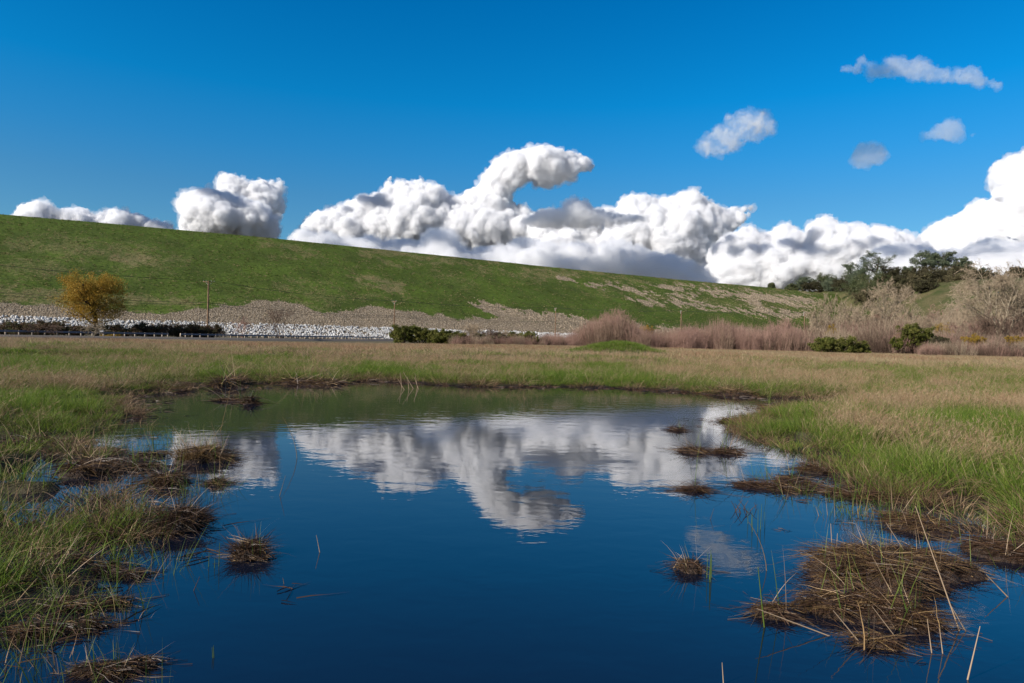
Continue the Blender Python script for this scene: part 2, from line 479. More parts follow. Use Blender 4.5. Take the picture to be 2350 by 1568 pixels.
P = t.pos(); fleck = t.noise(0.9, 5, 0.72, P); fine = t.noise(3.2, 4, 0.7, P); big = t.noise(0.06, 4, 0.6, P)
g1 = t.mix(t.ramp(big, [(0.35, 0), (0.65, 1)]), (0.052, 0.078, 0.012), (0.078, 0.124, 0.015))
g1 = t.mix(t.ramp(fleck, [(0.30, 1), (0.52, 0)]), g1, (0.026, 0.044, 0.009))
g1 = t.mix(t.ramp(fine, [(0.50, 0), (0.72, 0.75)]), g1, (0.120, 0.125, 0.040))
straw = t.mix(t.ramp(fine, [(0.3, 0), (0.7, 1)]), (0.12, 0.10, 0.04), (0.30, 0.235, 0.13))
dm = t.math('ADD', t.attr('dryp'), t.math('MULTIPLY', t.math('SUBTRACT', t.math('ADD', t.math('MULTIPLY', fleck, 0.55), t.math('MULTIPLY', fine, 0.45)), 0.5), 3.4))
c = t.mix(t.ramp(dm, [(0.25, 0), (0.95, 0.9)]), g1, straw)
vo = t.n('TexVoronoi', feature='F1'); vo.inputs['Scale'].default_value = 2.6; t.put(vo.inputs['Vector'], P)
sv = t.n('SeparateColor'); t.put(sv.inputs[0], vo.outputs['Color'])
cob = t.mix(sv.outputs[0], (0.24, 0.19, 0.13), (0.50, 0.41, 0.30))
cob = t.mix(t.ramp(vo.outputs['Distance'], [(0.30, 0), (0.62, 1)]), cob, (0.11, 0.085, 0.055))
gm = t.math('ADD', t.attr('gravel'), t.math('MULTIPLY', t.math('SUBTRACT', fine, 0.5), 0.9))
gmr = t.ramp(gm, [(0.38, 0), (0.60, 1)])
c = t.mix(gmr, c, cob)
hb = t.math('ADD', t.math('MULTIPLY', fleck, 1.0), t.math('MULTIPLY', t.math('SUBTRACT', 1.0, vo.outputs['Distance']), t.math('MULTIPLY', gmr, 0.5)))
m_bank = t.done(t.principled(c, rough=0.95, spec=0.1, bump=hb, bump_dist=0.35, bump_str=0.9))
bank_me = grid_mesh("embankment", BP[..., 0], BP[..., 1], BP[..., 2], [m_bank])
vert_attr(bank_me, 'gravel', gravel.ravel()); vert_attr(bank_me, 'dryp', dryp.ravel())
tag(link("embankment", bank_me), kind='structure')

# ---- knoll on the right
kp = np.linspace(1640, 3600, 240)
k_zr = np.interp(kp, [1640, 1780, 1870, 1960, 2060, 2150, 2350, 2700, 3600], [690, 660, 630, 570, 480, 420, 372, 345, 330])
k_yr = np.interp(kp, [1640, 1780, 1870, 1960, 2060, 2200, 2350, 2700, 3200, 3600], [690, 674, 668, 670, 660, 646, 642, 650, 700, 760])
k_zf = np.interp(kp, [1640, 1780, 1870, 1940, 2000, 2100, 2350, 2700, 3600], [640, 600, 560, 480, 400, 290, 205, 190, 190])
k_h = np.array([at_depth(min(p, 3300), y, z)[2] for p, y, z in zip(kp, k_yr, k_zr)])
kt = np.linspace(0, 1.8, 90)
KP, KT = np.meshgrid(kp, kt)
def knoll_point(p, t_):
    zr, zf, h = np.interp(p, kp, k_zr), np.interp(p, kp, k_zf), np.interp(p, kp, k_h)
    y = zf + (zr - zf) * t_
    x = (p - 1175) / FPX * y
    z = h * np.sin(np.clip(t_, 0, 2) * math.pi / 2) ** 1.25 - 0.1
    z = z + (fbm2(x, y, 40, 3, 61) - 0.5) * 3.5 * np.sin(np.clip(t_, 0, 1) * math.pi)
    return np.stack([x, y, z], -1)
KB = knoll_point(KP, KT)
t = NT("knoll_grass")
P = t.pos(); a1 = t.noise(0.05, 5, 0.65, P); a2 = t.noise(1.1, 5, 0.7, P)
c = t.mix(t.ramp(a1, [(0.4, 0), (0.6, 1)]), (0.060, 0.075, 0.022), (0.14, 0.115, 0.055))
c = t.mix(t.ramp(a2, [(0.35, 0.7), (0.6, 0)]), c, (0.035, 0.04, 0.015))
m_knoll = t.done(t.principled(c, rough=0.95, spec=0.1, bump=a2, bump_dist=0.4))
tag(link("knoll_hill", grid_mesh("knoll_hill", KB[..., 0], KB[..., 1], KB[..., 2], [m_knoll])), kind='structure')

# ---- road in front of the guard rail
RAIL = np.array([(-118, 62), (-104, 82), (-88.5, 104), (-78, 119), (-67, 136), (-58.5, 152), (-51.5, 171), (-45.5, 190), (-39.5, 214)], float)
ROADC = np.vstack([RAIL, [(-20, 262), (30, 316), (120, 380)]]) + np.array([3.3, -1.9])
def polyline(P, step):
    P = np.asarray(P, float); d = np.r_[0, np.cumsum(np.linalg.norm(np.diff(P, axis=0), axis=1))]
    q = np.arange(0, d[-1], step)
    # light smoothing of the corners
    X = np.stack([np.interp(q, d, P[:, i]) for i in range(P.shape[1])], -1)
    k = max(3, int(10 / step)); k += 1 - k % 2
    Xp = np.pad(X, ((k // 2, k // 2), (0, 0)), mode='edge')
    return np.stack([np.convolve(Xp[:, i], np.ones(k) / k, 'valid') for i in range(P.shape[1])], -1)
rc = polyline(ROADC, 4.0); tn = np.gradient(rc, axis=0); tn /= np.linalg.norm(tn, axis=1, keepdims=True); nn = np.stack([tn[:, 1], -tn[:, 0]], -1)
offs = np.array([-6.5, -4.4, -3.0, 0, 3.0, 4.4]); zz = np.array([-0.7, 0.02, 0.06, 0.08, 0.02, -0.7])
RX = rc[:, None, 0] + offs * nn[:, None, 0]; RY = rc[:, None, 1] + offs * nn[:, None, 1]; RZ = zz + 0.15 * sstep(-60, 0, RX)
t = NT("asphalt"); P = t.pos(); n = t.noise(6, 4, 0.7, P)
m_road = t.done(t.principled(t.mix(n, (0.09, 0.078, 0.066), (0.15, 0.13, 0.11)), rough=0.9, spec=0.2))
tag(link("road", grid_mesh("road", RX, RY, RZ.copy(), [m_road])), kind='structure')
# ------------------------------------------------------------------ plant building blocks
def unit(v): return v / np.maximum(np.linalg.norm(v, axis=-1, keepdims=True), 1e-9)
def ribbons(base, direc, length, width, droop, segs, rng, face=None, kink=None):
    """flat tapering blades. base (n,3) direc (n,3) length/width/droop (n,) -> verts, quads, (along, blade random)"""
    n = len(base); s = np.linspace(0, 1, segs + 1)
    d = unit(direc)
    P = base[:, None, :] + d[:, None, :] * (length[:, None] * s)[..., None]
    hz = d.copy(); hz[:, 2] = 0; hz = unit(hz + rng.normal(0, 0.05, hz.shape) * [1, 1, 0])
    sag = (droop * length)[:, None] * s ** 2.2
    P = P + hz[:, None, :] * sag[..., None] * 0.8; P[..., 2] -= sag * 0.75
    side = np.cross(d, rng.normal(0, 1, (n, 3))) if face is None else face
    side = unit(side)
    w = width[:, None] * (1 - s ** 1.6 * 0.92) * 0.5
    L = P - side[:, None, :] * w[..., None]; Rr = P + side[:, None, :] * w[..., None]
    V = np.stack([L, Rr], 2).reshape(-1, 3)
    i = (np.arange(n) * (segs + 1) * 2)[:, None] + np.arange(segs) * 2
    F = np.stack([i, i + 1, i + 3, i + 2], -1).reshape(-1, 4)
    al = np.repeat(np.tile(s, n), 2); rr = np.repeat(rng.random(n), (segs + 1) * 2)
    return V, F, al, rr
def tubes(P0, P1, r0, r1, sides=3):
    """separate tapering sticks"""
    P0, P1 = np.asarray(P0, float), np.asarray(P1, float); n = len(P0)
    d = unit(P1 - P0)
    up = np.where(np.abs(d[:, 2:3]) > 0.9, [[1.0, 0, 0]], [[0, 0, 1.0]])
    a = unit(np.cross(d, up)); b = np.cross(d, a)
    th = np.arange(sides) / sides * 2 * math.pi
    ring = np.cos(th)[None, :, None] * a[:, None, :] + np.sin(th)[None, :, None] * b[:, None, :]
    V = np.stack([P0[:, None] + ring * np.asarray(r0)[:, None, None], P1[:, None] + ring * np.asarray(r1)[:, None, None]], 1).reshape(-1, 3)
    k = np.arange(sides); k2 = (k + 1) % sides
    F = np.stack([k, k2, k2 + sides, k + sides], -1)[None] + (np.arange(n) * 2 * sides)[:, None, None]
    return V, F.reshape(-1, 4)
def merge(parts):
    V, F, o = [], [], 0
    for v, f in parts:
        V.append(v); F.append(f + o); o += len(v)
    return np.concatenate(V), np.concatenate(F)

def blade_mat(name, green, green2, straw, root=(0.06, 0.04, 0.02), transl=0.35, attr_name='dry', rough=0.6):
    t = NT(name)
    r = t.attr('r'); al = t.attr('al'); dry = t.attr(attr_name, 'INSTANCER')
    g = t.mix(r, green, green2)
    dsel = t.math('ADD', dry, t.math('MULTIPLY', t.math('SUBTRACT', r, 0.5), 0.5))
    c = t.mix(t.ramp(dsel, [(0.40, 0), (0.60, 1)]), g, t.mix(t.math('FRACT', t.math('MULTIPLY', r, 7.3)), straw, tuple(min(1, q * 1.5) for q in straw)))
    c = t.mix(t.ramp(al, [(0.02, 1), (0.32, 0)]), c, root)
    p = t.principled(c, rough=rough, spec=0.25)
    tr = t.n('BsdfTranslucent'); t.put(tr.inputs[0], c)
    m = t.n('MixShader'); m.inputs[0].default_value = transl
    t.t.links.new(p.outputs[0], m.inputs[1]); t.t.links.new(tr.outputs[0], m.inputs[2])
    return t.done(m)
def plain_blade_mat(name, c1, c2, tip=None, transl=0.2, rough=0.6, spec=0.3):
    t = NT(name); r = t.attr('r'); al = t.attr('al')
    c = t.mix(r, c1, c2)
    if tip is not None: c = t.mix(t.ramp(al, [(0.55, 0), (1.0, 1)]), c, tip)
    p = t.principled(c, rough=rough, spec=spec)
    tr = t.n('BsdfTranslucent'); t.put(tr.inputs[0], c)
    m = t.n('MixShader'); m.inputs[0].default_value = transl
    t.t.links.new(p.outputs[0], m.inputs[1]); t.t.links.new(tr.outputs[0], m.inputs[2])
    return t.done(m)

def blade_mesh(name, V, F, al, rr, mat):
    me = mesh_from(name, V, F, [mat])
    vert_attr(me, 'al', al); vert_attr(me, 'r', rr)
    return me

PROTO = {}
def proto_collection(key, meshes):
    c = bpy.data.collections.new(key)
    for i, me in enumerate(meshes):
        o = bpy.data.objects.new("%s_%02d" % (key, i), me); c.objects.link(o)
    PROTO[key] = (c, len(meshes)); return c
def scatter(name, coll, pts, rot, scl, idx, attrs, kind='stuff', **tags):
    me = bpy.data.meshes.new(name)
    me.vertices.add(len(pts)); me.vertices.foreach_set('co', np.asarray(pts, np.float32).ravel())
    for nm, v in (('rot', rot), ('scl', scl)):
        a = me.attributes.new(nm, 'FLOAT_VECTOR', 'POINT'); a.data.foreach_set('vector', np.asarray(v, np.float32).ravel())
    a = me.attributes.new('idx', 'INT', 'POINT'); a.data.foreach_set('value', np.asarray(idx, np.int32))
    for k, v in attrs.items(): vert_attr(me, k, v)
    o = link(name, me)
    g = bpy.data.node_groups.new(name + "_nodes", 'GeometryNodeTree')
    g.interface.new_socket("Geometry", in_out='INPUT', socket_type='NodeSocketGeometry')
    g.interface.new_socket("Geometry", in_out='OUTPUT', socket_type='NodeSocketGeometry')
    gi, go = g.nodes.new('NodeGroupInput'), g.nodes.new('NodeGroupOutput')
    ci = g.nodes.new('GeometryNodeCollectionInfo'); ci.inputs['Collection'].default_value = coll
    ci.inputs['Separate Children'].default_value = True; ci.inputs['Reset Children'].default_value = True
    ip = g.nodes.new('GeometryNodeInstanceOnPoints'); ip.inputs['Pick Instance'].default_value = True
    def na(nm, ty):
        nd = g.nodes.new('GeometryNodeInputNamedAttribute'); nd.data_type = ty; nd.inputs[0].default_value = nm
        return nd.outputs[0]
    L = g.links.new
    L(gi.outputs[0], ip.inputs['Points']); L(ci.outputs[0], ip.inputs['Instance'])
    L(na('idx', 'INT'), ip.inputs['Instance Index']); L(na('scl', 'FLOAT_VECTOR'), ip.inputs['Scale'])
    e2r = g.nodes.new('FunctionNodeEulerToRotation'); L(na('rot', 'FLOAT_VECTOR'), e2r.inputs[0]); L(e2r.outputs[0], ip.inputs['Rotation'])
    L(ip.outputs[0], go.inputs[0])
    m = o.modifiers.new("scatter", 'NODES'); m.node_group = g
    tag(o, kind=kind, **tags)
    return o

# ------------------------------------------------------------------ grass
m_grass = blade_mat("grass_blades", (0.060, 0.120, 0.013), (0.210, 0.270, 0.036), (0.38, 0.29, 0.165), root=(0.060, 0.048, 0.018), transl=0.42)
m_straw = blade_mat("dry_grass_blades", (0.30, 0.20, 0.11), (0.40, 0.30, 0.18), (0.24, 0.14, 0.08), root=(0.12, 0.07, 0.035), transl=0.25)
def tuft(seed, n, rad, hmin, hmax, w, lean, droop, mat, segs=4):
    rng = np.random.default_rng(seed)
    a = rng.random(n) * 2 * math.pi; r = rad * np.sqrt(rng.random(n))
    base = np.stack([np.cos(a) * r, np.sin(a) * r, np.full(n, -0.03)], -1)
    d = np.stack([np.cos(a) * lean * r / rad + rng.normal(0, lean * 0.5, n), np.sin(a) * lean * r / rad + rng.normal(0, lean * 0.5, n), np.ones(n)], -1)
    L = rng.uniform(hmin, hmax, n) * rng.choice([1, 1, 0.6], n)
    V, F, al, rr = ribbons(base, d, L, w * rng.uniform(0.6, 1.3, n), droop * rng.random(n) ** 1.5, segs, rng)
    return blade_mesh("grass_tuft", V, F, al, rr, mat)
def stalks(seed, n, rad, h, w, mat):
    """dry culms that all lean over with the wind, with a feathery head"""
    rng = np.random.default_rng(seed)
    a = rng.random(n) * 6.28; r = rad * np.sqrt(rng.random(n))
    base = np.stack([np.cos(a) * r, np.sin(a) * r, np.full(n, -0.03)], -1)
    d = np.stack([rng.normal(0.38, 0.30, n), rng.normal(0, 0.28, n), np.ones(n)], -1)
    L = rng.uniform(0.55, 1.0, n) * h
    V, F, al, rr = ribbons(base, d, L, w * rng.uniform(0.7, 1.2, n), 0.35 * rng.random(n), 5, rng)
    tip = V.reshape(n, 6, 2, 3).mean(2)[:, -1]; tip0 = V.reshape(n, 6, 2, 3).mean(2)[:, -2]
    m = 5
    b2 = (tip0[:, None] + (tip - tip0)[:, None] * rng.random((n, m, 1))).reshape(-1, 3)
    d2 = np.repeat(unit(tip - tip0), m, 0) + rng.normal(0, 0.35, (n * m, 3))
    V2, F2, al2, rr2 = ribbons(b2, d2, rng.uniform(0.03, 0.07, n * m), np.full(n * m, w * 1.2), np.zeros(n * m), 1, rng)
    return blade_mesh("dry_stalks", np.concatenate([V, V2]), np.concatenate([F, F2 + len(V)]), np.r_[al, al2 * 0 + 1], np.r_[rr, np.repeat(rr[::12], m * 4)], mat)
proto_collection("green_tuft", [tuft(100 + i, 52, 0.15, 0.16, 0.42, 0.0050, 0.42, 0.5, m_grass) for i in range(6)])
proto_collection("straw_tuft", [stalks(200 + i, 16, 0.16, 0.62, 0.0036, m_straw) for i in range(4)] + [tuft(210 + i, 34, 0.15, 0.2, 0.5, 0.0045, 0.7, 0.9, m_straw) for i in range(3)])
proto_collection("coarse_tuft", [tuft(300 + i, 34, 0.30, 0.16, 0.42, 0.016, 0.55, 0.5, m_grass, 3) for i in range(4)])
proto_collection("coarse_straw", [tuft(320 + i, 26, 0.30, 0.3, 0.72, 0.012, 0.5, 0.6, m_straw, 3) for i in range(4)])

rng = np.random.default_rng(7)
def fan_points(n, y0, y1, wmul=1.12, extra=3.0):
    """random spots in the widening wedge of land the photo looks over, evenly dense on the ground"""
    u = rng.random(n); y = np.sqrt(y0 ** 2 + u * (y1 ** 2 - y0 ** 2))
    x = (rng.random(n) * 2 - 1) * (0.75 * wmul * y + extra)
    return x, y
def grass_layer(name, coll, n, y0, y1, want, scale, dryf, label, cat, sc_jit=0.35, sink=0.0, hfun=None):
    x, y = fan_points(n, y0, y1)
    keep = rng.random(n) < want(x, y)
    x, y = x[keep], y[keep]
    z = land_h(x, y)
    ok = (z > -0.03) | (y > 50)
    rd = poly_sdf(x, y, rc, closed=False)
    ok &= (rd > 4.2) & ~((y > 60) & (x < 0) & (x < np.interp(y, rc[:, 1], rc[:, 0])))
    x, y, z = x[ok], y[ok], z[ok]
    k = len(x); s = scale * rng.uniform(1 - sc_jit, 1 + sc_jit, k)
    hm = hfun(x, y) if hfun else np.ones(k)
    scl = np.stack([s, s, s * hm], -1)
    rot = np.stack([rng.normal(0, 0.1, k), rng.normal(0, 0.1, k), rng.random(k) * 6.28 if 'straw' not in coll else rng.normal(0.2, 0.7, k)], -1)
    c, m = PROTO[coll]
    print(name, k)
    return scatter(name, c, np.stack([x, y, z - sink], -1), rot, scl, rng.integers(0, m, k), {'dry': dryf(x, y) + rng.normal(0, 0.12, k)}, label=label, cat=cat)

def shore_d(x, y): return -poly_sdf(x, y, SHORE)
def patchy(x, y, s, seed, lo, hi): return sstep(lo, hi, fbm2(x, y, s, 3, seed))
def h_near(x, y):
    d = shore_d(x, y); left = 1.0 + 0.05 * (x < 0) * (y < 14)
    return (0.55 + 0.45 * sstep(0, 1.2, d)) * (0.15 + 1.55 * fbm2(x, y, 1.1, 3, 71)) * left * (0.82 + 0.18 * (x > 0)) * (1 - 0.30 * sstep(9, 18, y))
dry_g = lambda x, y: dry_field(x, y) * 0.75 + 0.0
# close banks
mx, my = rng.normal(MOUND[0], 2.2, 1500), rng.normal(MOUND[1], 1.9, 1500); mk = ((mx - MOUND[0]) / 4.3) ** 2 + ((my - MOUND[1]) / 3.6) ** 2 < 1; mx, my = mx[mk], my[mk]; nm_ = len(mx)
scatter("mound_grass", PROTO["coarse_tuft"][0], np.stack([mx, my, land_h(mx, my)], -1), np.stack([mx * 0, mx * 0, rng.random(nm_) * 6.28], -1), np.stack([rng.uniform(.7, 1.1, nm_)] * 3, -1), rng.integers(0, 4, nm_), {'dry': rng.normal(0.12, 0.2, nm_)},
        label='bright green grass covering the low mound at the back of the meadow', cat='grass')
grass_layer("green_grass", "green_tuft", 34000, 2.6, 17, lambda x, y: np.clip(1.15 - 0.7 * dry_field(x, y), 0, 1) * sstep(-0.05, 0.35, shore_d(x, y) + (fbm2(x, y, 0.7, 2, 9) - 0.4) * 0.9) * (0.7 + 0.3 * (x > 0)) * (0.22 + 0.78 * sstep(0.40, 0.54, fbm2(x, y, 0.55, 3, 96))),
            1.0, lambda x, y: dry_g(x, y) * 0.55, 'lush green grass standing on both near banks of the pond', 'grass', hfun=h_near)
grass_layer("green_grass", "green_tuft", 42000, 15, 34, lambda x, y: np.clip(1.1 - 0.6 * dry_field(x, y), 0, 1) * sstep(-0.1, 0.4, shore_d(x, y)), 1.15,
            lambda x, y: dry_g(x, y) * 0.7, 'green grass along the far shore of the pond', 'grass', hfun=h_near)
grass_layer("green_grass", "coarse_tuft", 46000, 30, 128, lambda x, y: np.clip(1.0 - 0.45 * dry_field(x, y), 0, 1), 1.25,
            dry_field, 'mixed green and tan meadow grass beyond the pond', 'grass', hfun=lambda x, y: h_near(x, y) * (1 - 0.45 * sstep(60, 110, y)))
# dead brown growth between the green
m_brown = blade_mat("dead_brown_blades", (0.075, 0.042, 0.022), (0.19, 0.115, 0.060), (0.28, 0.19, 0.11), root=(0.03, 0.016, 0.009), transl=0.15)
proto_collection("brown_tuft", [tuft(340 + i, 60, 0.20, 0.10, 0.34, 0.0045, 0.9, 0.9, m_brown) for i in range(5)])
def brownw(x, y):
    d = shore_d(x, y)
    return np.clip(patchy(x, y, 1.7, 95, 0.50, 0.62) * (0.45 - 0.1 * (x > 2) * (y < 20)) + 0.8 * np.exp(-np.abs(d - 0.15) / 0.35), 0, 1) * (d > -0.1)
grass_layer("dead_grass", "brown_tuft", 22000, 2.6, 18, brownw, 1.0, lambda x, y: rng.random(len(x)) * 0.5, 'dead brown grass matted between the green along the near banks', 'grass')
grass_layer("dead_grass", "brown_tuft", 34000, 16, 46, lambda x, y: brownw(x, y) * np.where(shore_d(x, y) < 1.2, 0.9, 0.25), 1.35, lambda x, y: rng.random(len(x)) * 0.6, 'dead brown grass at the far shore', 'grass')
# dry straw on top
grass_layer("dry_grass", "straw_tuft", 16000, 3.5, 17, lambda x, y: np.clip(dry_field(x, y) * 1.5 - 0.15, 0, 1) * sstep(0.3, 1.2, shore_d(x, y)), 0.85,
            lambda x, y: rng.random(len(x)) * 0.6, 'dry straw-coloured grass leaning over the near banks', 'grass')
grass_layer("dry_grass", "straw_tuft", 30000, 15, 40, lambda x, y: np.clip(dry_field(x, y) * 1.3 - 0.1, 0, 1) * sstep(0.2, 1.5, shore_d(x, y)), 0.9,
            lambda x, y: rng.random(len(x)) * 0.7, 'dry straw-coloured grass mixed into the far shore meadow', 'grass')
grass_layer("dry_grass", "coarse_straw", 38000, 34, 128, lambda x, y: np.clip(dry_field(x, y) * 1.15 - 0.1, 0, 1), 1.0,
            lambda x, y: 0.2 + 0.65 * patchy(x, y, 14, 91, .4, .6), 'band of reddish tan dry grass across the back of the meadow', 'grass', hfun=lambda x, y: 0.78 - 0.36 * sstep(50, 110, y))
# ------------------------------------------------------------------ trees and shrubs
def bark_mat(name, c1, c2, scale=3.0):
    t = NT(name); n = t.noise(scale, 5, 0.7, t.pos())
    return t.done(t.principled(t.mix(t.ramp(n, [(0.3, 0), (0.7, 1)]), c1, c2), rough=0.9, spec=0.1, bump=n, bump_dist=0.03))
def leaf_mat(name, c1, c2, c3=None, transl=0.25):
    t = NT(name); r = t.attr('r'); cl = t.attr('clump')
    c = t.mix(r, c1, c2)
    if c3 is not None: c = t.mix(t.ramp(cl, [(0.45, 0), (0.75, 1)]), c, c3)
    p = t.principled(c, rough=0.65, spec=0.2)
    tr = t.n('BsdfTranslucent'); t.put(tr.inputs[0], c)
    m = t.n('MixShader'); m.inputs[0].default_value = transl
    t.t.links.new(p.outputs[0], m.inputs[1]); t.t.links.new(tr.outputs[0], m.inputs[2])
    return t.done(m)
def leaf_cloud(centers, sizes, per, leaf, rng, squash=0.75):
    """leaf clumps: many leaf-sized faces through each clump's volume"""
    n = len(centers); per = int(per)
    v = rng.normal(0, 1, (n, per, 3)); v /= np.linalg.norm(v, axis=-1, keepdims=True)
    v *= rng.random((n, per, 1)) ** 0.45; v[..., 2] *= squash
    C = (centers[:, None] + v * sizes[:, None, None]).reshape(-1, 3)
    m = len(C); a = unit(rng.normal(0, 1, (m, 3))); b = unit(np.cross(a, rng.normal(0, 1, (m, 3))))
    s = leaf * rng.uniform(0.6, 1.4, m)[:, None]
    V = np.stack([C - a * s, C - b * s * 0.55, C + a * s, C + b * s * 0.55], 1).reshape(-1, 3)
    F = np.arange(m * 4).reshape(m, 4)
    return V, F, np.repeat(rng.random(m), 4), np.repeat(rng.random(n), per * 4)
def grow(rng, base, direc, length, radius, levels, kids, spread, ratio, up=0.15, wiggle=0.22, steps=4, start=0.35, rratio=0.55, gravity=0.0):
    """a branching skeleton, returned per level as (P0, P1, r0, r1)"""
    out = []
    B = np.array([base], float); D = unit(np.array([direc], float)); L = np.array([length], float); R = np.array([radius], float)
    for lv in range(levels):
        n = len(B); pts = [B]; d = D.copy()
        for s in range(steps):
            d = unit(d + rng.normal(0, wiggle, (n, 3)) + np.array([0, 0, up - gravity * lv]))
            pts.append(pts[-1] + d * (L / steps)[:, None])
        pts = np.stack(pts, 1)
        rad = R[:, None] * np.linspace(1, 0.45 if lv < levels - 1 else 0.25, steps + 1)
        out.append((pts[:, :-1].reshape(-1, 3), pts[:, 1:].reshape(-1, 3), rad[:, :-1].ravel(), rad[:, 1:].ravel()))
        if lv == levels - 1: break
        k = kids[lv]
        f = start + (1 - start) * (np.arange(k)[None] + rng.random((n, k))) / k
        f = np.clip(f, 0, 0.999); fi = f * steps; i0 = fi.astype(int); fr = fi - i0
        ii = np.arange(n)[:, None]
        P = pts[ii, i0] * (1 - fr[..., None]) + pts[ii, i0 + 1] * fr[..., None]
        tang = unit(pts[ii, i0 + 1] - pts[ii, i0])
        perp = unit(np.cross(tang, rng.normal(0, 1, tang.shape)))
        sp = spread[lv] * rng.uniform(0.7, 1.25, (n, k))[..., None]
        D = unit(tang * np.cos(sp) + perp * np.sin(sp)).reshape(-1, 3)
        L = (L[:, None] * ratio[lv] * rng.uniform(0.7, 1.15, (n, k)) * (1.15 - 0.45 * f)).ravel()
        R = (R[:, None] * rratio * (1.1 - 0.5 * f)).ravel()
        B = P.reshape(-1, 3)
    return out
def skeleton_mesh(name, levels, mat, sides, rmin=0.0):
    parts = []
    for (a, b, r0, r1), s in zip(levels, sides):
        parts.append(tubes(a, b, np.maximum(r0, rmin), np.maximum(r1, rmin), s))
    V, F = merge(parts)
    return mesh_from(name, V, F, [mat], smooth=True)
def fit(levels, base, height, width):
    """scale a skeleton about its base so that it stands exactly so high and wide"""
    allp = np.concatenate([l[1] for l in levels]) - base
    kz = height / np.percentile(allp[:, 2], 99.5); w = np.percentile(np.abs(allp[:, :2]), 97)
    kx = width / 2 / w
    return [((a - base) * [kx, kx, kz] + base, (b - base) * [kx, kx, kz] + base, r0, r1) for a, b, r0, r1 in levels]
def px_height(px, ytop, Y):
    return at_depth(px, ytop, Y)[2]
def spot(px, Y):
    return at_depth(px, 900, Y)[:2]
def mpp(Y): return Y / FPX

M_BARK_D = bark_mat("dark_bark", (0.035, 0.026, 0.018), (0.09, 0.07, 0.05))
M_BARK_G = bark_mat("pale_bark", (0.14, 0.11, 0.075), (0.34, 0.28, 0.20), 1.5)
M_TWIG = bark_mat("grey_tan_twigs", (0.22, 0.165, 0.110), (0.44, 0.35, 0.245), 1.2)
M_TWIG_P = bark_mat("reddish_twigs", (0.20, 0.118, 0.090), (0.41, 0.260, 0.205), 0.8)
M_TWIG_O = bark_mat("ochre_pink_twigs", (0.22, 0.145, 0.10), (0.42, 0.30, 0.215), 0.8)
M_TWIG_B = bark_mat("brown_twigs", (0.085, 0.055, 0.040), (0.17, 0.115, 0.085), 1.0)
M_OAK = leaf_mat("oak_leaves", (0.040, 0.056, 0.022), (0.085, 0.105, 0.042), (0.13, 0.135, 0.065))
M_PINE = leaf_mat("pine_needles", (0.052, 0.070, 0.040), (0.105, 0.130, 0.078), (0.14, 0.160, 0.095))
M_DARK = leaf_mat("dark_scrub_leaves", (0.030, 0.028, 0.014), (0.062, 0.052, 0.028), (0.070, 0.066, 0.030))
M_CHAP = leaf_mat("chaparral_leaves", (0.060, 0.052, 0.028), (0.12, 0.098, 0.052), (0.14, 0.120, 0.062))
M_BUSH = leaf_mat("green_bush_leaves", (0.050, 0.062, 0.010), (0.115, 0.125, 0.022), (0.15, 0.145, 0.034))
M_YEL = leaf_mat("yellow_willow_leaves", (0.31, 0.180, 0.022), (0.46, 0.275, 0.045), (0.27, 0.195, 0.030), 0.35)
M_GOLD = leaf_mat("golden_leaves", (0.24, 0.145, 0.02), (0.40, 0.27, 0.05), None, 0.35)
M_BRAM = leaf_mat("dark_bramble_leaves", (0.050, 0.028, 0.017), (0.115, 0.068, 0.038), (0.060, 0.058, 0.022))
M_BROWN = leaf_mat("bramble_leaves", (0.075, 0.045, 0.026), (0.16, 0.100, 0.055), (0.085, 0.085, 0.030))

